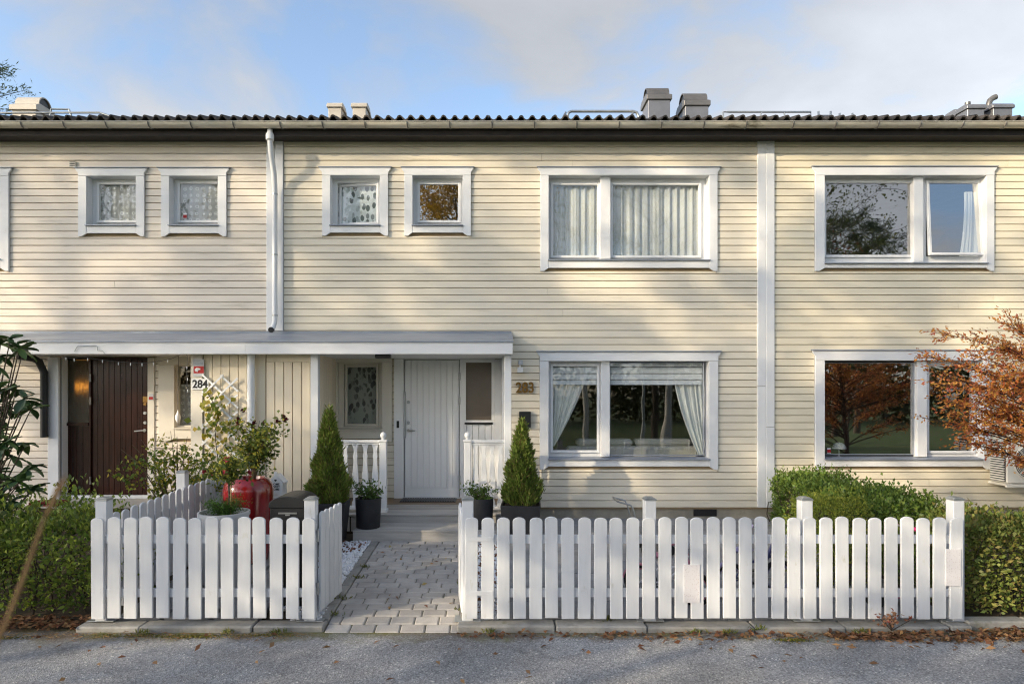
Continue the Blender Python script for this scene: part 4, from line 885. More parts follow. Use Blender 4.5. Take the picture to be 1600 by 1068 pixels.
def thuja(label, loc, h, r0, seed):
    r_ = np.random.default_rng(seed); t_ = thing('conifer_shrub', loc, label, 'conifer', 'columnar conifers in planters')
    n = 8500; z = h*(1-np.sqrt(r_.uniform(0.0,1,n)))*1.0; a = r_.uniform(0, 2*math.pi, n)
    prof = np.interp(z/h, [0,.05,.15,.35,.6,.8,.93,1], [.72,.92,1,.76,.50,.28,.13,.02])
    lob = 1+.20*np.sin(a*5+z*9+seed)+.16*np.sin(a*3-z*17)+.10*np.sin(a*9+z*31)+.25*(r_.uniform(0,1,n)**12)
    rr = r0*prof*lob*(1-np.abs(r_.exponential(.13,n)).clip(0,.9))
    p = np.stack([rr*np.cos(a), rr*np.sin(a), z+.02], 1); D = np.stack([np.cos(a)*.75, np.sin(a)*.75, np.full(n,1.1)], 1)
    m_ = LM('conifer_sprays', [(.16,.245,.045),(.24,.33,.06),(.11,.17,.035),(.30,.38,.075),(.19,.15,.06),(.17,.25,.045)], .3)
    link('foliage', leaf_mesh('foliage', p, .07, .02, m_, r_, D=D, spread=.5, curl=.2), t_)
    q_ = B().tube([(0,0,-.1),(0,0,h*.4),(.01,0,h*.93)], [.02,.014,.004], 7); q_.build('trunk', bark, t_, local=True)
    return t_
def square_pot(label, loc, wt, wb_, hh, rz=0):
    c = thing('square_planter', loc, label, 'planter', 'square dark planters', rz); t_ = .025
    b = B(); a, d = wb_/2, wt/2
    b.v = [(-a,-a,0),(a,-a,0),(a,a,0),(-a,a,0),(-d,-d,hh),(d,-d,hh),(d,d,hh),(-d,d,hh),(-d+t_,-d+t_,hh),(d-t_,-d+t_,hh),(d-t_,d-t_,hh),(-d+t_,d-t_,hh),(-d+t_,-d+t_,hh-.06),(d-t_,-d+t_,hh-.06),(d-t_,d-t_,hh-.06),(-d+t_,d-t_,hh-.06)]
    b.f = [(0,3,2,1)]+[(i,(i+1)%4,4+(i+1)%4,4+i) for i in range(4)]+[(4+i,4+(i+1)%4,8+(i+1)%4,8+i) for i in range(4)]+[(8+i,8+(i+1)%4,12+(i+1)%4,12+i) for i in range(4)]+[(12,13,14,15)]
    b.build('pot', potblack, c, bev=.006, local=True); e = d-t_
    B().box(-e,e,-e,e,hh-.10,hh-.045).build('soil', soil, c, local=True); return c
Y_ = 7.92; zt_ = gz(Y_); x_ = PX(514,Y_)
square_pot('tapered square dark planter on the gravel strip by the steps', (x_,Y_,zt_+.01), .46, .36, .50, R(3)); thuja('columnar green conifer in the planter by the steps and shed', (x_,Y_,zt_+.46), 1.20, .205, 31)
Y_ = 8.28; zt_ = gz(Y_); x_ = PX(814,Y_)
square_pot('tapered square dark planter below the gold house numerals', (x_,Y_,zt_+.01), .51, .42, .40, R(-4)); thuja('columnar green conifer standing below the gold house numerals', (x_+.01,Y_,zt_+.36), 1.12, .205, 32)

def round_pot(name, label, cat, loc, prof, mat, grp=None, soilz=None, soilr=None):
    c = thing(name, loc, label, cat, grp); B().lathe(prof, (0,0,0), 32).build('pot', mat, c, smooth=35, local=True)
    if soilr: B().lathe([(soilr, soilz-.02), (soilr, soilz), (.01, soilz+.01)], (0,0,0), 20).build('soil', soil, c, local=True)
    return c
def bushlet(name, label, cat, loc, n, r_x, hz, L, W_, mat, seed, stems=10, grp=None, droop=.0):
    r_ = np.random.default_rng(seed); c = thing(name, loc, label, cat, grp); b = B(); pts = []
    for i in range(stems):
        a = r_.uniform(0,6.28); rr = r_x*math.sqrt(r_.uniform(.05,1)); e = np.array([rr*math.cos(a), rr*math.sin(a), hz*r_.uniform(.55,1)])
        m1_ = e*[.35,.35,.6]; b.tube([(0,0,-.02), tuple(m1_), tuple(e)], [.006,.004,.002], 5, False)
        k = max(1, n//stems); t_ = r_.uniform(.3,1.05,k)[:,None]; pts.append((1-t_)**2*0+2*t_*(1-t_)*m1_+t_**2*e+r_.normal(size=(k,3))*r_x*.16)
    P_ = np.concatenate(pts); b.build('stems', twigm, c, local=True)
    link('leaves', leaf_mesh('leaves', P_, L, W_, mat, r_, D=P_*[1,1,.4]+[0,0,.25-droop], spread=.8), c); return c
L_small = LM('pot_plant_leaves', [(0.070,0.140,0.028),(0.126,0.224,0.042),(0.056,0.098,0.028),(0.168,0.252,0.056)], .35)
pot_prof = lambda r_, hh: [(r_*.86,0),(r_*.9,.01),(r_,hh),(r_-.015,hh+.001),(r_-.02,hh-.05),(.01,hh-.05)]
for px, Y_, lab, lab2, sd in ((575.5, 8.17, 'round black pot standing on the wooden step at its open end', 'small leafy green plant in the round pot by the steps', 41), (751, 8.17, 'round black pot on the step beside the gate post', 'small leafy green plant in the pot beside the gate post', 42)):
    x_ = PX(px,Y_); round_pot('round_pot', lab, 'pot', (x_,Y_,.257), pot_prof(.165,.375), potblack, 'round black pots', .33, .145)
    bushlet('pot_plant', lab2, 'plant', (x_,Y_,.58), 420, .20, .20, .05, .024, L_small, sd, 14, 'leafy pot plants')
# mat, mailbox, red pot, white tub, lantern
mt = thing('doormat', (PX(674,9.6), 9.6, ZD), 'dark ribbed rubber doormat before the white door', 'doormat')
x0, x1 = PX(627,9.62), PX(713,9.62); B().box(x0, x1, 9.42, 9.75, ZD+.001, ZD+.012).build('backing', blackm, mt)
for i in range(22): B().box(x0+.01+i*(x1-x0-.02)/22, x0+.01+(i+.6)*(x1-x0-.02)/22, 9.43, 9.74, ZD+.0125, ZD+.019).build('rib', blackm, mt)
mt = thing('doormat', (PX(75,8.6), 8.6, ZD+.1), 'dark red brush mat lying on the porch of the brown door', 'doormat')
redcloth = M('red_bristle', (.20,.015,.018), (.12,.01,.012), .9, 20); B().box(PX(52,8.6), PX(98,8.6), 8.5, 8.75, ZD+.101, ZD+.12).build('backing', redcloth, mt)
for i in range(16): B().box(PX(53,8.6)+i*.025, PX(53,8.6)+i*.025+.012, 8.5, 8.75, ZD+.121, ZD+.15).build('bristle_row', redcloth, mt)
Y_ = 5.78; a, c_ = PX(420,Y_), PX(477,Y_); mz = PZ(775.5,Y_); zs_ = PZ(788,Y_)
mb = thing('mailbox', ((a+c_)/2, Y_+.2, gz(Y_)+.006), 'black floor standing mailbox with arched lid just behind the fence', 'mailbox')
arc = [((a+c_)/2+(c_-a)/2*math.cos(t_), zs_+(mz-zs_)*math.sin(t_)) for t_ in [math.pi*k/14 for k in range(15)]]
B().box(a+.006, c_-.006, Y_+.01, Y_+.39, gz(Y_)+.012, zs_-.002).build('body', blackm, mb, bev=.006)
B().prism(arc+[(a, zs_-.03), (c_, zs_-.03)][:], 'y', Y_-.005, Y_+.41).build('lid', blackm, mb, bev=.004)
B().box(a+.012, c_-.012, Y_+.002, Y_+.011, zs_-.12, zs_-.035).build('flap', blackm, mb, bev=.002)
B().box(PX(435,Y_), PX(464,Y_), Y_-.006, Y_+.001, PZ(802.5,Y_), PZ(800,Y_)).box(PX(446,Y_), PX(453,Y_), Y_-.008, Y_+.001, PZ(805,Y_), PZ(803,Y_)).build('flap_grip', steel, mb)
Y_ = 7.15; x_ = PX(388,Y_); zb_ = gz(Y_)+.008
round_pot('glazed_pot', 'large glossy red glazed pot behind the fence and mailbox', 'pot', (x_,Y_,zb_), [(.19,0),(.215,.02),(.24,.25),(.262,.5),(.268,.70),(.268,.80),(.255,.86),(.22,.91),(.195,.93),(.18,.925),(.17,.87),(.01,.87)], redglaze, None, .885, .169)
def standard_rose(label, loc, sh, r_c, n, mat, seed, flowers, fcol, cane_h):
    r_ = np.random.default_rng(seed); c = thing('rose_tree', loc, label, 'rose'); top = np.array([.0,0,sh])
    b = B().tube([(0,0,-.05),(.01,0,sh*.5),(0,0,sh)], [.012,.010,.008], 7)
    b.build('trunk', bark, c, local=True); pts = []; tips = []; b = B()
    for i in range(22):
        d = r_.normal(size=3); d[2] = abs(d[2])*.9+.05; d /= np.linalg.norm(d); e = top+d*r_c*r_.uniform(.7,1.25); m_ = top+(e-top)*.5+[0,0,.03]
        b.tube([tuple(top-[0,0,.05]), tuple(m_), tuple(e)], [.005,.004,.002], 5, False); tips.append(e); k = n//22; t_ = r_.uniform(.15,1.05,k)[:,None]
        pts.append(top+(e-top)*t_+r_.normal(size=(k,3))*r_c*.20)
    b.build('branches', twigm, c, local=True); P_ = np.concatenate(pts)
    link('leaves', leaf_mesh('leaves', P_, .055, .032, mat, r_, D=(P_-top)+[0,0,-.02], spread=.9), c)
    fm = LM('rose_petals', fcol, .2)
    for i in range(flowers):
        e = tips[i % len(tips)]+r_.normal(size=3)*.02; k = 16; D = unit(r_.normal(size=(k,3))+[0,0,.4])
        link('rose_bloom', leaf_mesh('rose_bloom', np.repeat(e[None],k,0), .032, .034, fm, r_, D=D, spread=.2), c)
    if cane_h: B().tube([(.03,-.02,-.05),(.035,-.02,cane_h)], .007, 6).build('support_cane', cane, c, local=True)
L_rose = LM('rose_leaves', [(0.101,0.162,0.036),(0.182,0.243,0.054),(0.081,0.121,0.036),(0.324,0.344,0.064),(0.567,0.486,0.072)], .45)
RPOT = (x_+.06, Y_, zb_+.84)
Y_ = 6.35; x_ = PX(350,Y_); zb_ = gz(Y_)+.008
round_pot('white_tub', 'tall white tub planter behind the fence below the red pot', 'pot', (x_,Y_,zb_), [(.175,0),(.18,.01),(.235,.70),(.245,.70),(.245,.735),(.225,.735),(.218,.66),(.01,.66)], tubwhite, None, .68, .215)
bushlet('grassy_plant', 'fine needle leaved green plant filling the white tub', 'plant', (x_,Y_,zb_+.66), 1500, .19, .20, .05, .007, LM('needle_green', [(.07,.16,.025),(.10,.21,.03),(.05,.11,.02)], .35), 52, 30)
standard_rose('slim rose tree with pink blooms and cane rising from the white tub', (x_+.035,Y_+.02,zb_+.68), .40, .19, 700, L_rose, 53, 7, [(.55,.06,.10),(.45,.03,.07),(.6,.15,.18)], .36)
Y_ = 8.2; x_ = PX(434,Y_); hw = 11*Y_/F; z0 = PZ(776,Y_)
stl = thing('plant_stool', (x_,Y_,gz(Y_)), 'small grey wooden stool under the white house lantern', 'stool')
B().box(x_-.17,x_+.17,Y_-.16,Y_+.16,z0-.03,z0-.001).build('seat', deckm, stl, bev=.004)
for sx_ in (-1,1):
    for sy_ in (-1,1): B().box(x_+sx_*.14-.018,x_+sx_*.14+.018,Y_+sy_*.13-.018,Y_+sy_*.13+.018,gz(Y_)+.004,z0-.031).build('leg', deckm, stl)
ln = thing('lantern', (x_,Y_,z0), 'white house shaped lantern with HOME SWEET HOME lettering near the shed wall', 'lantern')
hl = PZ(753,Y_); ht = PZ(741,Y_)
fb = B(); fb.prism([(x_-hw,z0),(x_-hw+.02,z0),(x_-hw+.035,z0+.06),(x_+hw-.035,z0+.06),(x_+hw-.02,z0),(x_+hw,z0),(x_+hw,hl),(x_+.02,ht),(x_+.02,ht+.045),(x_-.02,ht+.045),(x_-.02,ht),(x_-hw,hl)],'y',Y_-.085,Y_-.07)
fb.build('front', whiteplain, ln)
B().box(x_-hw,x_+hw,Y_+.07,Y_+.085,z0,hl).build('back', whiteplain, ln); B().box(x_-hw,x_+hw,Y_-.0695,Y_+.0695,z0,z0+.012).build('base', whiteplain, ln)
for s_ in (-1,1):
    for yy in (-.065,-.02,.02,.055): B().box(x_+s_*(hw-.006)-.005,x_+s_*(hw-.006)+.005,Y_+yy,Y_+yy+.012,z0+.013,hl).build('side_bar', whiteplain, ln)
    B().prism([(x_+s_*(hw+.012),hl-.006),(x_+s_*.012,ht),(x_+s_*.012,ht+.012),(x_+s_*(hw+.012),hl+.006)],'y',Y_-.069,Y_+.09).build('roof_panel', whiteplain, ln)
for i, s_ in enumerate(('HOME','SWEET','HOME')): text('lettering', s_, .036, (x_, Y_-.087, PZ(754.5+i*4.1,Y_)), printdark, ln, .0008, .0004)
hp = [(x_+.016*1.0*(math.sin(t_)**3), PZ(748.6,Y_)+.016*(13*math.cos(t_)-5*math.cos(2*t_)-2*math.cos(3*t_)-math.cos(4*t_))/16) for t_ in [2*math.pi*k/24 for k in range(24)]]
B().prism(hp,'y',Y_-.0875,Y_-.0855).build('heart', printdark, ln)

# trellis with climber on the shed wall
tr = thing('trellis', (PX(345,YS), YS-.05, .5), 'white diamond lattice trellis on the shed wall beside the number 284', 'trellis')
def T2(cx, cy): return (280+cx/6.675, 540+cy/6.675)
xa, xb, ya, yb2 = 262, 612, 312, 1230
for sgn_, yy in ((1, YS-.035), (-1, YS-.047)):
    for k in range(-3, 8):
        # line cy = c0 + sgn*(cx-xa)
        c0 = ya+k*172+(0 if sgn_ > 0 else 190)
        pts = [(cx, c0+sgn_*.93*(cx-xa)) for cx in np.linspace(xa, xb, 60)]; pts = [p for p in pts if ya <= p[1] <= yb2]
        if len(pts) < 8: continue
        (ax_, ay_), (bx_, by_) = T2(*pts[0]), T2(*pts[-1]); A_ = Vector((PX(ax_,YS), yy, PZ(ay_,YS))); B_ = Vector((PX(bx_,YS), yy, PZ(by_,YS)))
        d = (B_-A_).normalized(); A_ -= d*.02; B_ += d*.02; nv = Vector((-d.z,0,d.x))*.0125; b = B()
        b.v = [tuple(v) for v in (A_-nv, B_-nv, B_+nv, A_+nv)]; b.v += [(x,y+.009,z) for x,y,z in b.v]
        b.f = [(0,1,2,3),(7,6,5,4),(0,4,5,1),(1,5,6,2),(2,6,7,3),(3,7,4,0)]; b.build('slat', whiteplain, tr)
def vine(name, label, cat, path_, n, spread_, L, W_, mat, seed, yoff=-.08):
    r_ = np.random.default_rng(seed); base = np.array(path_[0]); c = thing(name, tuple(base), label, cat); b = B(); P0 = np.array(path_)-base
    b.tube([tuple(p) for p in P0], .006, 6); b.build('stem', twigm, c, local=True); idx = r_.uniform(0, len(P0)-1.001, n); i0 = idx.astype(int); fr_ = (idx-i0)[:,None]
    P_ = P0[i0]*(1-fr_)+P0[i0+1]*fr_+r_.normal(size=(n,3))*spread_; P_[:,1] = np.minimum(P_[:,1], .02)
    link('leaves', leaf_mesh('leaves', P_, L, W_, mat, r_, D=r_.normal(size=(n,3))*[1,.5,.6]+[0,-.3,-.5], Nn=np.tile([0,-1,.4],(n,1)), spread=.5), c)
L_yel = LM('autumn_vine_leaves', [(.10,.16,.03),(.20,.24,.03),(.36,.32,.04),(.13,.19,.03),(.45,.33,.04)], .45)
vine('climbing_vine', 'yellow green autumn vine climbing the lattice trellis', 'climber', [(PX(335,8.6),8.6,.2),(PX(345,8.6),8.6,PZ(740,8.6)),(PX(338,8.6),8.6,PZ(700,8.6)),(PX(336,8.6),8.6,PZ(672,8.6)),(PX(343,8.6),8.6,PZ(648,8.6)),(PX(326,8.6),8.6,PZ(616,8.6))], 120, np.array([.11,.02,.08]), .085, .075, L_yel, 61)
# loose rose bush by the brown door
def arching_bush(label, loc, h, r_x, stems, n, mat, seed, L=.055, W_=.035, buds=0, bcol=None):
    r_ = np.random.default_rng(seed); c = thing('rose_bush', loc, label, 'shrub'); b = B(); pts = []
    for i in range(stems):
        a = r_.uniform(0,6.28); rr = r_x*r_.uniform(.3,1.1); e = np.array([rr*math.cos(a), rr*math.sin(a)*.6, h*r_.uniform(.55,1.02)]); m_ = np.array([e[0]*.35, e[1]*.35, e[2]*.75])
        pp = [(2*t_*(1-t_)*m_+t_*t_*e) for t_ in np.linspace(0,1,7)]; b.tube([tuple(p) for p in pp], [.008-.001*j for j in range(7)], 5, False)
        for k in range(3):
            t_ = r_.uniform(.35,.9); s_ = 2*t_*(1-t_)*m_+t_*t_*e; e2 = s_+r_.normal(size=3)*[.16,.1,.10]+[0,0,.06]; b.tube([tuple(s_), tuple(e2)], .003, 4, False)
            q_ = n//(stems*3); u = r_.uniform(.2,1.1,q_)[:,None]; pts.append(s_+(e2-s_)*u+r_.normal(size=(q_,3))*.035)
    b.build('stems', M('rose_stems', (.10,.06,.035), (.07,.07,.03), .7, 9), c, local=True); P_ = np.concatenate(pts)
    link('leaves', leaf_mesh('leaves', P_, L, W_, mat, r_, spread=1.0), c)
    tips_ = P_[np.argsort(-P_[:,2])[:max(buds*6,1)]]
    for i in range(buds): link('rose_bloom', leaf_mesh('rose_bloom', np.repeat(tips_[i*6][None],14,0), .032, .03, bcol, r_, D=unit(r_.normal(size=(14,3))+[0,0,.5]), spread=.2), c)
arching_bush('loose arching rose bush with yellowing leaves before the brown door', (PX(285,7.7),7.6,gz(7.6)), 1.38, .62, 30, 1700, L_yel if False else LM('rose_bush_leaves', [(0.091,0.164,0.034),(0.182,0.273,0.050),(0.400,0.400,0.050),(0.127,0.200,0.042),(0.655,0.510,0.067)], .45), 62)
arching_bush('upright leafy rose with dark red buds growing from the red glazed pot', RPOT, .74, .27, 16, 1300, L_rose, 51, buds=10, bcol=LM('dark_red_petals', [(.12,.012,.02),(.07,.01,.015)], .2))
arching_bush('low green shrub with pink blooms between the side fence and red pot', (PX(350,7.6),7.9,gz(7.9)), .95, .40, 16, 700, L_rose, 63)
# rhododendron: stems with whorls of big leaves
lf = B(); P = []
for i in range(6):
    t_ = i/5; wv = .5*math.sin(math.pi*min(1, t_*.93+.04))**.8; P.append([(-wv*.060, t_*.13, .006*abs(1)-.03*t_*t_+.006), (0, t_*.13, -.03*t_*t_), (wv*.060, t_*.13, .012-.03*t_*t_)])
lf.grid(P); RL = [lf.mesh('leaf', M('rhododendron_leaf_%d' % i, c_, tuple(v*.8 for v in c_), .33, 6, rand=.25), smooth=True, fix=False) for i, c_ in enumerate(((.04,.085,.028),(.06,.115,.035),(.09,.15,.04)))]
rh = thing('rhododendron', (-5.1,6.9,.05), 'tall rhododendron with dark glossy leaves overlapping the brown porch', 'shrub')
rr_ = random.Random(71); b = B(); whor = []
for i in range(46):
    z = rr_.uniform(.35, 2.55); top_w = 5.25-.0; px = rr_.uniform(-25, 62) if z < 1.35 else rr_.uniform(-25, 38) if z > 1.9 else rr_.uniform(-25, 50)
    Y_ = rr_.uniform(6.4, 7.3); whor.append(Vector((PX(px,Y_), Y_, z)))
whor += [Vector((PX(30,6.7),6.7,PZ(545,6.7))), Vector((PX(16,6.6),6.6,PZ(530,6.6))), Vector((PX(44,6.6),6.6,PZ(735,6.6))), Vector((PX(48,6.7),6.7,PZ(640,6.7))), Vector((PX(50,6.8),6.8,PZ(765,6.8)))]
for wv in whor:
    s_ = Vector((-5.3+rr_.uniform(-.25,.15), 6.9+rr_.uniform(-.2,.2), 0.0)); m_ = s_.lerp(wv, .55)+Vector((-.15,0,.12)); b.tube([s_, m_, wv], [.016,.010,.005], 6, False)
    nl = 6; a0 = rr_.uniform(0,6.28)
    for k in range(nl):
        a = a0+k*2.4; o_ = link('leaf', rr_.choice(RL), rh, wv-Vector(rh.location), (rr_.uniform(-.9,.9), rr_.uniform(-.5,.5), a)); s2 = rr_.uniform(1.0,1.4); o_.scale = (s2,s2,s2)
b.build('stems', bark, rh)
# red maple
def maple(label, loc):
    r_ = np.random.default_rng(81); c = thing('maple_tree', loc, label, 'tree'); base = np.array(loc); b = B(); pts = []; dirs = []
    b.tube([(0,0,-.05),(-.03,.02,.7),(-.10,0,1.5),(-.18,.02,2.3),(-.2,0,2.9)], [.05,.042,.034,.02,.006], 8)
    tgt = []
    for (px, py, Y_) in ((1432,570,6.9),(1428,651,6.8),(1440,545,7.1),(1470,510,7.2),(1455,600,6.6),(1465,660,7.0),(1500,690,6.7),(1540,700,6.8),(1490,560,6.7),(1480,630,7.3),(1520,520,7.0),(1570,500,7.2),(1510,600,6.5),(1550,640,7.2),(1530,570,7.3),(1575,560,6.6),(1590,610,7.1),(1480,585,7.0),(1455,625,7.1),(1525,660,7.0),(1580,660,7.1),(1500,625,6.9),(1545,600,6.8),(1515,545,6.9),(1560,530,6.9),(1470,645,6.7),(1600,690,6.8),(1620,560,6.9),(1650,620,6.9),(1630,660,6.7),(1680,560,7.0),(1610,520,7.1)):
        tgt.append(np.array([PX(px+16,Y_),Y_,PZ(py+(14 if py < 600 else 2),Y_)])-base)
    tgt += [np.array([-e[0]*.9, -e[1]+.1, e[2]+.05]) for e in tgt[::2]]
    for e in tgt:
        zs = min(2.6, max(.7, e[2]-.45)); s_ = np.array([-.02-.06*zs,0,zs]); m_ = s_+(e-s_)*.5+[0,0,.10]
        pp = [((1-t_)**2*s_+2*t_*(1-t_)*m_+t_*t_*e) for t_ in np.linspace(0,1,7)]; b.tube([tuple(p) for p in pp], [.013,.011,.009,.007,.005,.0035,.002], 5, False)
        for k in range(17):
            t_ = r_.uniform(.3,1.0); s2 = (1-t_)**2*s_+2*t_*(1-t_)*m_+t_*t_*e; d = (e-s_); d = d/np.linalg.norm(d)*.22*r_.uniform(.5,1.1)+r_.normal(size=3)*[.07,.10,.045]; e2 = s2+d; b.tube([tuple(s2), tuple(e2)], [.003,.0015], 4, False)
            q_ = 16; u = r_.uniform(.05,1.15,q_)[:,None]; pts.append(s2+(e2-s2)*u+r_.normal(size=(q_,3))*[.03,.035,.016]); dirs.append(np.repeat(d[None],q_,0)*4+[0,0,-.25])
    b.build('trunk', M('maple_bark', (.055,.03,.028), (.035,.02,.02), .8, 10), c, local=True)
    link('crown', leaf_mesh('crown', np.concatenate(pts), .048, .021, LM('maple_leaves', [(.50,.14,.05),(.62,.28,.06),(.40,.10,.07),(.68,.40,.09),(.46,.13,.08),(.56,.32,.06),(.44,.09,.06)], .45), r_, D=np.concatenate(dirs), spread=.75), c)
maple('orange red maple with fine leaves reaching across the house window', (6.35, 7.0, .05))
# heat pump
Y_ = 8.70; hx0, hx1 = PX(1571,Y_), PX(1571,Y_)+.80; hz0, hz1 = PZ(755,Y_), PZ(691,Y_)+.02
hpn = thing('heat_pump', ((hx0+hx1)/2, Y_+.15, hz0), 'white wall mounted heat pump unit under the maple branches', 'heat pump')
cream_w = M('ivory_metal', (.72,.70,.64), (.68,.66,.60), .4, 4); B().box(hx0+.02, hx1, Y_, Y_+.30, hz0, hz1).build('casing', cream_w, hpn, bev=.012)
for i in range(16): B().box(hx0-.004, hx0+.019, Y_+.03, Y_+.27, hz0+.03+i*(hz1-hz0-.06)/16, hz0+.03+(i+.55)*(hz1-hz0-.06)/16).build('side_louvre', cream_w, hpn)
B().box(hx0+.012, hx0+.0195, Y_+.02, Y_+.28, hz0+.02, hz1-.02).build('coil', blackhole, hpn)
cx, cz = hx0+.34, (hz0+hz1)/2; B().lathe([(.235,0),(.235,-.02),(.225,-.02),(.222,-.004),(.01,-.004)], (cx,Y_-.001,cz), 36, 'y').build('fan_ring', cream_w, hpn, smooth=30)
B().lathe([(.218,0),(.218,-.002),(.01,-.002)], (cx,Y_-.006,cz), 32, 'y').build('fan_opening', M('fan_shadow', (.16,.155,.14), rough=.7), hpn)
fb = B()
for k in range(9):
    rr = .03+k*.022; fb.tube([(cx+rr*math.cos(a), Y_-.018, cz+rr*math.sin(a)) for a in [2*math.pi*i/28 for i in range(29)]], .003, 5, False)
for k in range(8): a = math.pi*k/4; fb.tube([(cx,Y_-.020,cz),(cx+.225*math.cos(a),Y_-.020,cz+.225*math.sin(a))], .004, 5)
fb.build('fan_guard', cream_w, hpn)
for xx in (hx0+.06, hx1-.12): B().box(xx, xx+.04, Y_-.02, YF-.007, hz0-.045, hz0-.005).build('wall_bracket', cream_w, hpn, bev=.003)
B().box(hx0-.01, hx0+.3, Y_-.03, Y_+.0, hz0-.05, hz0-.008).build('drip_rail', cream_w, hpn, bev=.003)

# children's bicycles and scooter behind the fence
def kid_bike(label, loc, rz, s, c1, c2, tyre):
    k = thing('child_bicycle', loc, label, 'bicycle', "children's bicycles behind the fence", rz)
    fm = M('bike_paint', c1, tuple(v*.8 for v in c1), .3, 5, coat=.5); am = M('bike_accent', c2, tuple(v*.85 for v in c2), .35, 5); r_ = .15*s; wb = .52*s
    for x in (-wb/2, wb/2):
        wl = B().tube([(x+r_*math.cos(a), 0, r_+r_*math.sin(a)) for a in [2*math.pi*i/26 for i in range(27)]], .021*s, 8, False).build('wheel', tyre, k, smooth=True, local=True)
        B().tube([(x+r_*.84*math.cos(a), 0, r_+r_*.84*math.sin(a)) for a in [2*math.pi*i/26 for i in range(27)]], .010*s, 6, False).build('rim', am, wl, local=True)
        sb = B(); sb.lathe([(.02*s,-.03),(.02*s,.03)], (x,0,r_), 10, 'y')
        for i in range(8): a = math.pi*i/4; sb.tube([(x,0,r_),(x+r_*.84*math.cos(a),0,r_+r_*.84*math.sin(a))], .002, 4)
        sb.build('spokes', steel, wl, local=True)
    hd = (wb*.38, 0, .46*s); bb = (-.02*s, 0, .17*s); st_ = (-.10*s, 0, .40*s)
    b = B(); b.tube([hd, (.12*s,0,.30*s), bb], .018*s, 8); b.tube([bb, st_], .015*s, 8); b.tube([(hd[0]+.02*s,0,.36*s), (-.06*s,0,.30*s)], .014*s, 8)
    for sy in (-1,1): b.tube([bb, (-wb/2, sy*.045*s, r_)], .009*s, 6); b.tube([(-.07*s,0,.31*s), (-wb/2, sy*.045*s, r_)], .008*s, 6)
    b.build('frame', fm, k, smooth=40, local=True); b = B(); b.tube([(hd[0]-.02*s,0,.52*s), hd], .014*s, 8)
    for sy in (-1,1): b.tube([(hd[0],0,.42*s), (hd[0]+.03*s,sy*.04*s,.36*s), (wb/2, sy*.045*s, r_)], .010*s, 6)
    b.build('fork', am, k, smooth=40, local=True)
    b = B().tube([(hd[0]-.10*s,-.22*s,.60*s),(hd[0]-.04*s,-.15*s,.62*s),(hd[0],-.05*s,.53*s),(hd[0],.05*s,.53*s),(hd[0]-.04*s,.15*s,.62*s),(hd[0]-.10*s,.22*s,.60*s)], .010*s, 8); hb_ = b.build('handlebar', steel, k, smooth=40, local=True)
    for sy in (-1,1): B().tube([(hd[0]-.12*s,sy*.24*s,.598*s),(hd[0]-.075*s,sy*.19*s,.607*s)], .016*s, 8).build('grip', am, hb_, local=True)
    B().lathe([(.01,0),(.06*s,.008),(.075*s,.03*s),(.06*s,.05*s),(.01,.055*s)], (0,0,0), 14).xf(Matrix.Translation((-.12*s,0,.40*s)) @ Matrix.Diagonal((1.5,.9,1,1))).build('saddle', am, k, smooth=60, local=True)
    b = B().lathe([(.05*s,-.03),(.05*s,-.025)], bb, 18, 'y').tube([(bb[0]-.08*s,-.06*s,bb[2]-.03*s),(bb[0],-.045*s,bb[2]),(bb[0],.045*s,bb[2]),(bb[0]+.08*s,.06*s,bb[2]+.03*s)], .007*s, 6); ck = b.build('crank', steel, k, local=True)
    for sx_, sy in ((-1,-1),(1,1)): B().box(bb[0]+sx_*.08*s-.03*s, bb[0]+sx_*.08*s+.03*s, sy*.085*s-.025*s, sy*.085*s+.025*s, bb[2]+sx_*.03*s-.01*s, bb[2]+sx_*.03*s+.01*s).build('pedal', blackm, ck, local=True)
    B().prism([(-wb/2-.16*s, r_+.02)]+[(-wb/2+.18*s*math.cos(a), r_+.18*s*math.sin(a)) for a in [math.pi-.1-k_*.22 for k_ in range(9)]]+[(-wb/2+.165*s*math.cos(a), r_+.165*s*math.sin(a)) for a in [math.pi-.1-k_*.22 for k_ in reversed(range(9))]], 'y', -.025*s, .025*s).build('mudguard', am, k, local=True)
    return k
tyreb = M('black_tyre', (.015,.015,.017), rough=.7)
kid_bike('white and pink child bicycle behind the fence', (PX(1042,5.95),5.95,gz(5.95)+.012), R(-28), 0.95, (.75,.75,.78), (.55,.22,.30), tyreb)
kid_bike('navy and lilac child bicycle behind the fence beside the shrub', (PX(1178,6.1),6.1,gz(6.1)+.012), R(12), 1.0, (.035,.04,.13), (.30,.27,.45), tyreb)
ks = thing('kick_scooter', (PX(1392,5.85),5.85,gz(5.85)+.01), 'pink child kick scooter standing behind the fence near its end', 'scooter', None, R(15))
pinkm = M('pink_plastic', (.55,.04,.18), (.48,.03,.14), .35, 5)
B().box(-.20,.16,-.05,.05,.065,.085).build('deck', pinkm, ks, bev=.006, local=True); B().tube([(.19,0,.07),(.165,0,.25),(.15,0,.70)], .014, 10).build('steering_tube', steel, ks, local=True)
hb = B().tube([(.15,-.16,.70),(.15,.16,.70)], .011, 8).build('handlebar', steel, ks, local=True)
for sy in (-1,1): B().tube([(.15,sy*.17,.70),(.15,sy*.07,.70)], .018, 8).build('grip', pinkm, hb, local=True)
for x, y in ((.20,.0),(-.18,-.05),(-.18,.05)): wl = B().lathe([(.02,-.016),(.052,-.014),(.058,0),(.052,.014),(.02,.016)], (x,y,.058), 18, 'y').build('wheel', pinkm if x > 0 else blackm, ks, smooth=40, local=True)
Y_ = 7.5; hc = thing('hand_cart', (PX(985,Y_),Y_,gz(Y_)), 'bare metal push handle of a small cart rising behind the fence', 'cart')
b = B()
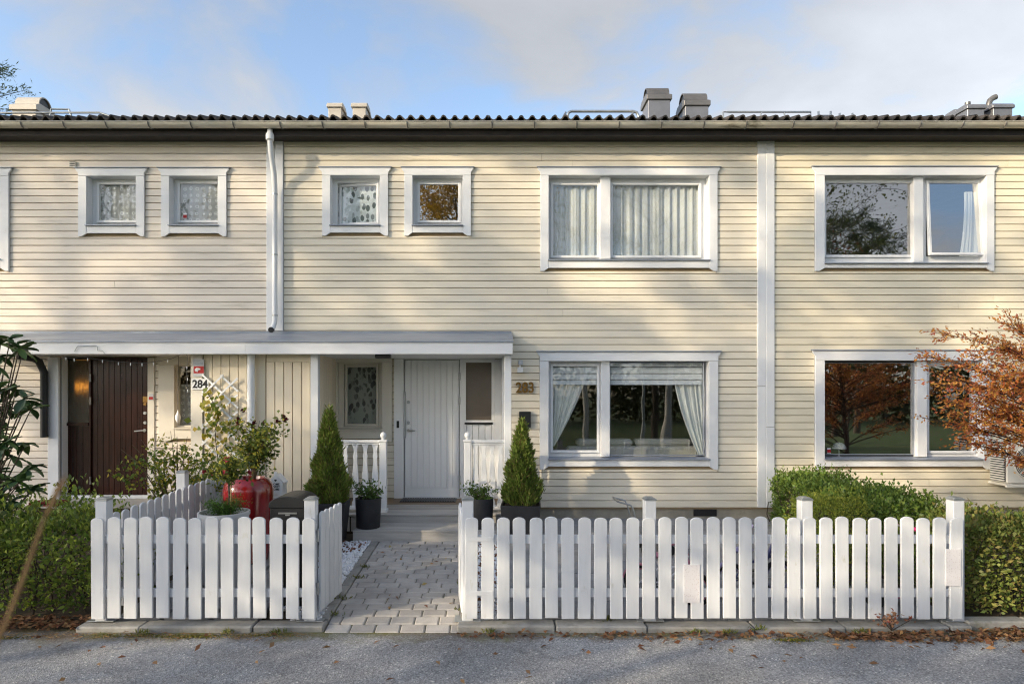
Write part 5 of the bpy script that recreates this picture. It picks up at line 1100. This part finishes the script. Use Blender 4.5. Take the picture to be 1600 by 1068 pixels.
for dy in (-.16,.16): b.tube([(PX(962,Y_),Y_+dy,PZ(780,Y_)),(PX(981,Y_),Y_+dy,PZ(785,Y_)),(PX(984,Y_),Y_+dy,PZ(790,Y_)),(PX(990,Y_),Y_+dy,PZ(812,Y_)),(PX(1003,Y_),Y_+dy,gz(Y_)+.12)], .010, 8)
b.tube([(PX(962,Y_),Y_-.16,PZ(780,Y_)),(PX(962,Y_),Y_+.16,PZ(780,Y_))], .012, 8); b.build('handle', steel, hc, smooth=40)
B().box(PX(1000,Y_),PX(1045,Y_),Y_-.18,Y_+.18,gz(Y_)+.12,gz(Y_)+.16).build('tray', chim_dark, hc, bev=.005)
for xx in (1004,1040):
    for dy in (-.19,.19): B().lathe([(.02,-.014),(.06,-.012),(.06,.012),(.02,.014)], (PX(xx,Y_),Y_+dy,gz(Y_)+.07), 16, 'y').build('wheel', blackm, hc)

# string of lights under the left canopy
sl_ = thing('string_lights', (PX(95,8.5),8.47,ZC), 'thin string of small clear lights hanging under the canopy edge', 'string lights'); pts = []
for px, py in ((98,556),(112,560),(130,557),(150,561),(175,564),(200,566),(225,567),(250,564),(268,560),(282,553.5),(290,552),(293,556),(292,580),(293,620)): pts.append((PX(px,8.47),8.47,PZ(py,8.47)))
B().tube(pts,.003,5).build('wire', blackm, sl_)
wire2 = [(PX(px,8.42),8.425,PZ(py,8.42)) for px, py in ((116,549),(119,543),(121,540.5),(150,540),(152,542),(152,547),(160,548),(164,553))]; B().tube(wire2,.0045,5).build('wire', galv, sl_)
clr = M('clear_bulb', (.75,.77,.8), rough=.15)
for i, (px, py) in enumerate(((103,558),(116,560),(137,559),(160,562),(185,565.5),(204,566.5),(222,567),(240,566),(262,562),(292,572),(293,590),(293,608))): B().lathe([(.003,0),(.007,-.01),(.005,-.035),(.001,-.04)], (PX(px,8.47),8.47,PZ(py,8.47)), 6).build('bulb', clr, sl_)
wc = thing('wind_chime', (PX(278,8.9),8.9,PZ(640,8.9)), 'white oval ornament hanging before the small porch window', 'ornament')
B().lathe([(.004,.13),(.012,.1),(.034,.05),(.036,.02),(.02,-.03),(.004,-.05)], (PX(278,8.9),8.9,PZ(655,8.9)), 14).xf(Matrix.Identity(4)).build('pendant', whiteplain, wc, smooth=60); B().tube([(PX(278,8.9),8.9,PZ(655,8.9)+.12),(PX(279,8.9),8.9,ZC+.012)],.003,4).build('wire', blackm, wc)

# ------------------------------------------------------------------ inside the windows
def curtain(label, left, right, z0, z1, Y, mat, amp=.022, waves=9, seed=0, grp=None, nm='curtain'):
    """left/right: functions of t (0 top .. 1 bottom) giving x"""
    rr = random.Random(seed); ph = [rr.uniform(0,6.28) for _ in range(4)]; P = []; nx = waves*8
    for j in range(15):
        t_ = j/14; z = z1+(z0-z1)*t_; a, c = left(t_), right(t_); P.append([])
        for i in range(nx+1):
            u = i/nx; f_ = math.sin(u*waves*6.283+ph[0]+1.9*math.sin(u*7+ph[1])+.9*math.sin(u*17+ph[3]))+.4*math.sin(u*waves*2.3*6.283+ph[2]); P[-1].append((a+(c-a)*u, Y+amp*f_*min(1, (abs(c-a)/.3)+.35), z))
    o_ = B().grid(P).build(nm, mat, smooth=True, fix=False); return tag(o_, label, 'curtain', grp)
sheer = CLOTH('sheer_curtain', (.66,.67,.67), .12, 1.0); linen = CLOTH('linen_curtain', (.90,.90,.88), .1); lace = CLOTH('lace_curtain', (.86,.86,.87), .15, .50, 'lace', scale=11)
leafprint = CLOTH('leaf_print', (.78,.82,.85), .1, 1, 'leaf', (.16,.19,.20), 19); leafprint2 = CLOTH('leaf_print_grey', (.40,.42,.39), .1, 1, 'leaf', (.09,.10,.10), 18)
lin = lambda a, b_: (lambda t_: a+(b_-a)*t_)
Yc = YF+.155
curtain('pleated sheer curtain in the narrow pane of the upper window below the tall chimney', lin(PX(862,Yc),PX(862,Yc)), lin(PX(938,Yc),PX(938,Yc)), PZ(406,Yc), PZ(296,Yc)+.15, Yc, sheer, .012, 7, 1)
curtain('pleated sheer curtain filling the wide pane of the upper window below the dark chimneys', lin(PX(950,Yc),PX(950,Yc)), lin(PX(1096,Yc),PX(1096,Yc)), PZ(406,Yc), PZ(296,Yc)+.15, Yc, sheer, .013, 11, 2)
def sweep(top, mid, bot): return lambda t_: (top*(1-t_)**2+2*mid*t_*(1-t_)+bot*t_*t_)
Yc = YF+.168
curtain('white curtain gathered aside in the narrow pane of the lower window', lin(PX(862,Yc),PX(862,Yc)), sweep(PX(916,Yc),PX(898,Yc),PX(866,Yc)), PZ(697,Yc), PZ(590,Yc), Yc, linen, .018, 5, 3)
curtain('white curtain gathered aside in the wide pane of the lower window', sweep(PX(1052,Yc),PX(1062,Yc),PX(1091,Yc)), lin(PX(1098,Yc),PX(1104,Yc)), PZ(711,Yc), PZ(590,Yc), Yc, linen, .018, 5, 4)
curtain('white curtain drawn aside behind the open casement', sweep(PX(1507,Yc),PX(1509,Yc),PX(1499,Yc)), lin(PX(1529,Yc),PX(1532,Yc)), PZ(404,Yc), PZ(300,Yc), Yc, linen, .018, 4, 5)
Yc = YF+.14
curtain('lace curtain with ring pattern in the small window nearer the roof corner', lin(PX(150,Yc),PX(150,Yc)), lin(PX(216,Yc),PX(216,Yc)), PZ(345,Yc), PZ(280,Yc), Yc, lace, .006, 4, 6)
curtain('lace curtain in the small window with a red sticker', lin(PX(276,Yc),PX(276,Yc)), lin(PX(344,Yc),PX(344,Yc)), PZ(345,Yc), PZ(280,Yc), Yc, lace, .006, 4, 7)
Yc = YQ+.14
curtain('lace curtain in the narrow porch window beside the number sign', lin(PX(272,Yc),PX(272,Yc)), lin(PX(302,Yc),PX(302,Yc)), PZ(664,Yc), PZ(600,Yc), Yc, lace, .006, 3, 8)
def blind(label, px0, px1, py0, py1, Y, mat, dx=0): 
    o_ = B().box(PX(px0,Y), PX(px1,Y), Y, Y+.006, PZ(py1,Y), PZ(py0,Y)).build('window_blind', mat); return tag(o_, label, 'blind')
blind('leaf patterned blind in the small upper window that stands ajar', 516, 596, 276, 352, YF+.20, leafprint)
blind('grey leaf patterned blind in the porch window by the white door', 524, 600, 566, 672, YR+.19, leafprint2)
pl = CLOTH('pleated_shade', (.80,.82,.87), .1)
for lab, a, c, z in (('pleated white shade across the top of the narrow lower pane', 862, 936, 601.5), ('pleated white shade across the top of the wide lower pane', 951, 1097, 601.5)):
    Y_ = YF+.138; s_ = thing('pleated_shade', (PX(a,Y_),Y_,PZ(z,Y_)), lab, 'shade', 'pleated window shades'); zz = [564, 573, 583.5, 593, z]
    for i in range(4): B().prism([(Y_, PZ(zz[i]+.4,Y_)), (Y_+.004, PZ(zz[i]+.4,Y_)), (Y_-.018+.004, PZ(zz[i+1]-.6,Y_)), (Y_-.018, PZ(zz[i+1]-.6,Y_))], 'x', PX(a,Y_), PX(c,Y_)).build('fold', pl, s_)
Y_ = 9.75; sf = thing('sofa', (PX(985,Y_),Y_,.37), 'pale sofa with its back to the lower window', 'sofa'); sofm = M('sofa_fabric', (.62,.60,.57), (.56,.54,.51), .9, 6, bump=.2, bs=80)
B().box(PX(885,Y_),PX(1092,Y_),Y_,Y_+.22,.40,PZ(697,Y_)).build('backrest', sofm, sf, bev=.04); B().box(PX(885,Y_),PX(1092,Y_),Y_+.221,Y_+.85,.40,.80).build('seat', sofm, sf, bev=.04)
for a, c in ((902,990),(994,1082)): B().box(PX(a,Y_),PX(c,Y_),Y_+.03,Y_+.30,PZ(697,Y_)+.001,PZ(686,Y_)).build('back_cushion', sofm, sf, bev=.035)
for x in (890,1086):
    for dy in (.05,.78): B().box(PX(x,Y_)-.03,PX(x,Y_)+.03,Y_+dy,Y_+dy+.05,.372,.40).build('leg', darkbrown, sf)
Y_ = 9.30; lmp = thing('table_lamp', (PX(1311,Y_),Y_,PZ(714,Y_)), 'white mushroom shaped table lamp on the sill inside the lower window', 'lamp'); zl = PZ(714,Y_)
B().lathe([(.05,0),(.05,.012),(.010,.02),(.009,.12),(.012,.13)], (PX(1311,Y_),Y_,zl), 16).build('stem', whiteplain, lmp, smooth=40)
B().lathe([(.095,.125),(.092,.15),(.07,.19),(.035,.212),(.001,.218)], (PX(1311,Y_),Y_,zl), 22).build('lamp_shade', whiteplain, lmp, smooth=60)
B().box(PX(1288,Y_),PX(1530,Y_),YF+.181,YF+.40,zl-.03,zl-.001).build('inner_sill', whiteplain, h282)
hl_ = thing('hall_lamp', (PX(128,10.5),10.5,PZ(603,10.5)), 'warm lit hall lamp glowing through the textured pane by the brown door', 'lamp'); xx = PX(128,10.5); zz = PZ(604,10.5)
B().lathe([(.10,-.05),(.12,.05)], (xx,10.5,zz), 18).build('lamp_shade', EMIT('lamp_glow', (1,.42,.06), 2.2), hl_); B().tube([(xx,10.5,zz+.04),(xx,10.5,2.55)],.008,6).build('cord', blackm, hl_)

# ------------------------------------------------------------------ gravel, leaf litter, weeds (uncountable)
def stones(name, C, s, mat, r_):
    n = len(C); o8 = np.array([(1,0,0),(-1,0,0),(0,1,0),(0,-1,0),(0,0,1),(0,0,-1)],float); q_ = unit(r_.normal(size=(n,4))); a, b_, c, d = q_.T
    Rm = np.stack([np.stack([1-2*(c*c+d*d),2*(b_*c-d*a),2*(b_*d+c*a)],-1),np.stack([2*(b_*c+d*a),1-2*(b_*b_+d*d),2*(c*d-b_*a)],-1),np.stack([2*(b_*d-c*a),2*(c*d+b_*a),1-2*(b_*b_+c*c)],-1)],1)
    sz = s*r_.uniform(.5,1.2,(n,1,1))*r_.uniform(.6,1.1,(n,6,1)); V = np.einsum('nij,kj->nki', Rm, o8)*sz+C[:,None,:]; F8 = np.array([(0,2,4),(2,1,4),(1,3,4),(3,0,4),(2,0,5),(1,2,5),(3,1,5),(0,3,5)])
    me = bpy.data.meshes.new(name); F_ = (F8[None]+6*np.arange(n)[:,None,None]).reshape(-1,3); me.vertices.add(n*6); me.vertices.foreach_set('co', V.astype(np.float32).ravel()); me.loops.add(F_.size); me.loops.foreach_set('vertex_index', F_.astype(np.int32).ravel()); me.polygons.add(len(F_)); me.polygons.foreach_set('loop_start', np.arange(0,F_.size,3,dtype=np.int32)); me.polygons.foreach_set('loop_total', np.full(len(F_),3,np.int32)); me.update(calc_edges=True); me.materials.append(mat); return me
r_ = np.random.default_rng(91); gzv = np.vectorize(gz)
def bed(x0, x1, y0, y1, n, dz=.0): p = np.stack([r_.uniform(x0,x1,n), r_.uniform(y0,y1,n), np.zeros(n)],1); p[:,2] = gzv(p[:,1])+dz+r_.uniform(-.006,.010,n); return p
C = np.concatenate([bed(-1.985,-1.515,5.75,7.93,3000), bed(-1.74,-1.48,5.5,6.0,300), bed(-.195,.065,5.53,8.0,1700)])
tag(link('white_gravel', stones('white_gravel', C, .026, gravelw, r_)), 'white marble gravel filling the strips beside the path', 'gravel', None, 'stuff')
C = np.concatenate([bed(-1.95,-1.55,7.45,7.9,60,.012), bed(-1.98,-1.85,6.9,7.2,25,.012), bed(-.19,.06,5.6,7.9,200,.012), bed(-.36,-.30,7.3,7.9,30,.01)])
tag(link('bark_chips', stones('bark_chips', C, .022, gravelr, r_)), 'brown bark chips scattered over the white gravel', 'bark chips', None, 'stuff')
L_dead = LM('dead_leaves', [(.20,.085,.04),(.13,.055,.03),(.28,.13,.055),(.22,.13,.07),(.34,.20,.09),(.10,.05,.03)], .15, .75)
def litter(name, label, C, L, W_, mat): 
    n = len(C); tag(link(name, leaf_mesh(name, C, L, W_, mat, r_, D=r_.normal(size=(n,3))*[1,1,.15], Nn=np.tile([0,0,1.],(n,1)), spread=.1, curl=.25)), label, 'leaf litter', None, 'stuff')
def strip_pts(x0, x1, y0, y1, n, z=-.045, k=1.0):
    x = r_.uniform(x0,x1,n); y = y1-(y1-y0)*r_.uniform(0,1,n)**k*1.0; return np.stack([x,y,np.full(n,z)+r_.uniform(0,.022,n)],1)
litter('fallen_leaves', 'brown fallen leaves lying along the kerb and under the hedges', np.concatenate([strip_pts(2.75,3.45,5.17,5.31,240), strip_pts(3.4,5.0,5.12,5.42,620), strip_pts(-4.6,-3.5,5.36,5.62,420,-.02), strip_pts(-.28,1.0,5.22,5.31,50), strip_pts(.9,2.8,5.2,5.31,120), strip_pts(-1.5,4.2,4.4,5.25,34,-.038), strip_pts(-3.8,-1.5,4.4,5.3,26,-.038), strip_pts(1.0,4.2,4.95,5.3,60,-.04)]), .062, .034, L_dead)
C = bed(-1.4,-.3,5.4,7.9,16,.012); litter('scattered_leaves', 'few small autumn leaves dropped on the paver path', C, .055, .028, LM('path_leaves', [(.35,.22,.09),(.22,.08,.05),(.42,.34,.12)], .2))
C = np.concatenate([strip_pts(-4.3,-1.5,5.18,5.32,900,-.05), strip_pts(.0,2.8,5.2,5.32,380,-.05), strip_pts(2.8,5,5.1,5.4,500,-.05)]); litter('needle_litter', 'dry pine needles and seeds gathered along the kerb', C, .045, .005, LM('dry_needles', [(.30,.18,.07),(.22,.12,.05),(.36,.25,.11)], .1, .8))
def tufts(cs, n, h): return np.concatenate([np.array(c)+r_.normal(size=(n,3))*[.03,.015,0] for c in cs])
wc_ = [(PX(1135,5.35),5.31,-.04),(PX(1180,5.4),5.33,-.02),(PX(1082,5.4),5.31,-.04),(PX(955,5.4),5.5,.0),(-1.405,6.0,.02),(-1.405,6.6,.05),(-1.40,5.62,0),(-1.395,6.95,.07),(-.29,5.75,.0),(-.295,6.4,.04),(-2.9,5.31,-.04),(-2.2,5.32,-.04),(1.0,5.52,.0),(-.05,5.32,-.04),(PX(1345,5.3),5.3,-.03),(-1.8,5.31,-.04)]
C = tufts(wc_, 26, .05); tag(link('weeds', leaf_mesh('weeds', C, .05, .011, LM('weed_leaves', [(.09,.13,.025),(.16,.18,.04),(.24,.22,.06)], .3), r_, D=np.tile([0,0,1.],(len(C),1)), spread=.9)), 'small weeds and grass tufts growing in the kerb joints', 'weeds', None, 'stuff')
C = np.concatenate([np.stack([r_.normal(a,sx_,n_), r_.normal(b_,.018,n_), np.full(n_,-.045)],1) for a, sx_, b_, n_ in ((-2.45,.14,5.25,500),(-4.05,.12,5.22,300),(-3.0,.2,5.27,250),(2.42,.08,5.17,300),(-1.9,.15,5.28,200))]); tag(link('moss', leaf_mesh('moss', C, .014, .010, LM('moss_green', [(.13,.13,.02),(.19,.18,.025),(.09,.10,.02)], .2), r_, D=np.tile([0,0,1.],(len(C),1)), spread=.9)), 'yellow green moss cushions on the asphalt edge', 'moss', None, 'stuff')
bg_ = thing('begonia', (PX(1392,5.36),5.35,-.03), 'small withered red leaved plant at the foot of the long fence', 'plant'); pts = []; b = B()
for i in range(9):
    e = np.array([r_.normal()*.06, r_.normal()*.02, r_.uniform(.04,.17)]); b.tube([(0,0,0),tuple(e)],.003,4,False); pts.append(e+r_.normal(size=(9,3))*.018)
b.build('stems', twigm, bg_, local=True); link('leaves', leaf_mesh('leaves', np.concatenate(pts), .035, .022, LM('withered_red', [(.25,.06,.05),(.35,.20,.12),(.20,.09,.05)], .3), r_), bg_)
Y_ = .36; rs_ = thing('dry_stalk', (PX(4,Y_),Y_,PZ(990,Y_)), 'blurred dry brown stalk close to the camera', 'stalk'); base = Vector(rs_.location)
st_m = M('dry_stalk', (.36,.21,.10), (.28,.16,.08), .8, 30)
B().tube([(PX(-40,Y_),Y_,-.05)]+[(PX(px,Y_),Y_,PZ(py,Y_)) for px, py in ((-8,1010),(8,975),(28,925),(48,870),(62,830),(70,806))], [.0015,.0014,.0013,.0013,.0012,.001,.0007], 8).build('stem', st_m, rs_, smooth=True)
B().tube([(PX(px,Y_),Y_,PZ(py,Y_)) for px, py in ((68,812),(80,790),(92,762),(104,742))], [.0004,.0014,.0017,.0005], 8).build('seed_head', st_m, rs_, smooth=True)

# ------------------------------------------------------------------ trees and lamp across the road (seen in the panes, casting the dappled shade), pine behind
def tree(name, label, loc, h, base_t, rad, limbs, n, L, W_, mat, bmat, seed, shape='round', grp='trees across the road', lean=(0,0), r0=None, up=.45, den=1.0, tight=.085):
    r_ = np.random.default_rng(seed); c = thing(name, loc, label, 'tree', grp); b = B(); r0 = r0 or h*.011
    tp = [np.array([lean[0]*t_+.02*h*.35*math.sin(t_*4+seed)*t_, lean[1]*t_+.02*h*.3*math.sin(t_*5+seed*2)*t_, h*t_]) for t_ in np.linspace(0,1,9)]; tp[0] = np.array([0,0,-.2])
    b.tube([tuple(p) for p in tp], [r0*(1-.93*i/8)*(1.25 if i == 0 else 1) for i in range(9)], 9, False); pts = []; dirs = []
    for i in range(limbs):
        t_ = base_t+(0.98-base_t)*((i+r_.uniform(0,1))/limbs); k = t_*8; i0 = min(int(k),7); s_ = tp[i0]+(tp[i0+1]-tp[i0])*(k-i0); u = (t_-base_t)/(1-base_t)
        prof = {'round': math.sin(math.pi*(.16+.80*u))**.8, 'cone': 1-.9*u, 'pine': .55+.5*math.sin(math.pi*u)}[shape]
        a = i*2.399+r_.uniform(-.4,.4); l = rad*prof*r_.uniform(.65,1.15); el = up*r_.uniform(.4,1.4)+(.5*u if shape == 'round' else 0)
        e = s_+np.array([math.cos(a)*l, math.sin(a)*l, el*l]); m_ = s_+(e-s_)*.5+[0,0,l*(.10 if shape != 'cone' else -.08)]
        q_ = lambda v: (1-v)**2*s_+2*v*(1-v)*m_+v*v*e
        b.tube([tuple(q_(v)) for v in np.linspace(0,1,5)], [r0*.36*(1-t_*.6)*f_ for f_ in (1,.75,.5,.3,.12)], 5, False)
        for j in range(6):
            v = r_.uniform(.3,1); p_ = q_(v); d = (e-s_)*.32*r_.uniform(.5,1.2)+r_.normal(size=3)*l*.16; e2 = p_+d; b.tube([tuple(p_), tuple(e2)], [r0*.10,r0*.03], 4, False)
            if r_.uniform() > den: continue
            kk = max(3, n//(limbs*6)); w_ = r_.uniform(.25,1.1,kk)[:,None]; sg = rad*(tight if shape != 'pine' else .05)
            pp = p_+(e2-p_)*w_+r_.normal(size=(kk,3))*sg; 
            if name == 'birch_tree': pp[:,2] -= np.abs(r_.normal(size=kk))*.45
            pts.append(pp); dirs.append(np.repeat(d[None],kk,0))
    tk = b.build('trunk', bmat, c, local=True, fix=False); tk.data.shade_smooth()
    link('crown', leaf_mesh('crown', np.concatenate(pts), L, W_, mat, r_, D=np.concatenate(dirs)+[0,0,-.2 if shape == 'round' else .3], spread=1.2), c); return c
L_birch = LM('birch_leaves', [(.16,.15,.02),(.26,.20,.02),(.10,.12,.02),(.36,.25,.03)], .45); L_green = LM('green_tree_leaves', [(.05,.08,.02),(.09,.12,.02),(.13,.14,.03)], .4)
L_gold = LM('gold_tree_leaves', [(.34,.20,.02),(.44,.28,.03),(.26,.15,.02)], .45); L_pine = LM('pine_needles', [(.025,.05,.014),(.045,.075,.02),(.02,.035,.012)], .15)
#TREES
tree('birch_tree', 'white barked birch mirrored in the wide lower pane', (6.75,-6.6,-.08), 11, .42, 3.0, 26, 4200, .11, .07, L_birch, birchb, 101, lean=(.5,.1), r0=.15)
tree('birch_tree', 'slender white birch mirrored in the narrow lower pane', (3.8,-7.6,-.08), 10, .45, 2.6, 24, 3200, .11, .07, L_birch, birchb, 102, lean=(-.3,.2), r0=.13)
tree('pine_tree', 'dark pine mirrored in the upper window by the open casement', (17.0,-13.5,-.08), 10.6, .30, 2.4, 40, 16000, .20, .035, L_pine, bark, 103, 'pine')
tree('pine_tree', 'second dark pine mirrored farther along in the upper window', (20.2,-17,-.08), 11.4, .25, 2.6, 40, 16000, .20, .035, L_pine, bark, 104, 'pine')
tree('leafy_tree', 'tall sparse leafy tree mirrored above the pines in the upper window', (14.0,-10.5,-.08), 13.5, .30, 3.6, 34, 9000, .14, .09, L_green, bark, 105)
tree('leafy_tree', 'golden autumn tree mirrored in the small upper window', (-2.0,-15,-.08), 15, .2, 3.6, 38, 20000, .16, .11, L_gold, bark, 106)
tree('leafy_tree', 'bare twigged tree mirrored at the top of the sheer curtain panes', (7.6,-11.5,-.08), 16, .35, 4.2, 40, 1500, .12, .08, L_gold, bark, 107)
tree('leafy_tree', 'red brown autumn tree mirrored in the lower window by the table lamp', (14.2,-7.2,-.08), 6, .18, 2.6, 28, 9000, .12, .08, LM('red_tree_leaves', [(.22,.07,.025),(.30,.11,.03),(.16,.06,.03)], .45), bark, 108)
# shade trees towards the sun
sd_ = [(-27.5,-4.2,15.5,2.7,.50,.70),(-22.2,-4.6,12.5,2.3,.45,.60),(-17.2,-3.6,14.5,2.6,.33,.60),(-13.3,-4.2,12.5,2.4,.34,.72),(-33.0,-7.5,17,3.0,.52,.65),(-8.5,-5.0,9,2.2,.52,.60)]
SHL = ['broad green shade tree across the road, its shadow on the house fronts', 'tall birch across the road between two green shade trees', 'very tall green shade tree far along the road', 'short birch across the road nearer the camera', 'tallest green shade tree at the far end of the row', 'lowest birch of the shade trees, nearest the camera']
for i, (x, y, h, rad, bt, den) in enumerate(sd_):
    tree('birch_tree' if i % 2 else 'leafy_tree', SHL[i], (x,y,-.08), h, bt, rad, 30, 10000, .16, .11, L_birch if i % 2 else L_green, birchb if i % 2 else bark, 120+i, den=den, tight=.06, grp='shade trees beyond the road')
tree('pine_tree', 'tall pine rising behind the roof beside the pale chimney', (-21.25,24.5,0), 16.8, .45, 2.6, 44, 22000, .20, .04, LM('pine_needles_light', [(0.090,0.135,0.045),(0.150,0.180,0.060),(0.068,0.105,0.030)], .2), bark, 140, 'pine', 'pines behind the houses')
# far wood across the road, one mass
fw = thing('forest', (0,-34,-.1), 'dark wood closing the view across the road', 'forest'); fw['kind'] = 'stuff'; r_ = np.random.default_rng(150)
n = 26000; x = r_.uniform(-60,70,n); hh = 6.0+1.6*np.sin(x*.35)+1.2*np.sin(x*.9+1)+.8*np.sin(x*2.1); C = np.stack([x, r_.normal(0,2.2,n), r_.uniform(0,1,n)**.8*hh], 1)
link('foliage', leaf_mesh('foliage', C, .55, .38, LM('wood_leaves', [(.03,.045,.012),(.06,.07,.015),(.10,.07,.018),(.02,.03,.01)], .25), r_), fw)
# street lamp mirrored in the window
sl2 = thing('street_lamp', (5.72,-6.0,-.08), 'grey street lamp post mirrored in the wide lower pane', 'street lamp')
B().tube([(0,0,0),(0,0,1.0)], .085, 14).build('base', galv, sl2, smooth=40, local=True); B().tube([(0,0,1.0),(0,0,5.6),(0,.25,5.9),(0,.7,6.0)], [.06,.05,.04,.035], 12).build('pole', galv, sl2, smooth=40, local=True); B().box(-.13,.13,.6,1.15,5.95,6.05).build('lamp_head', chim_dark, sl2, bev=.02, local=True)
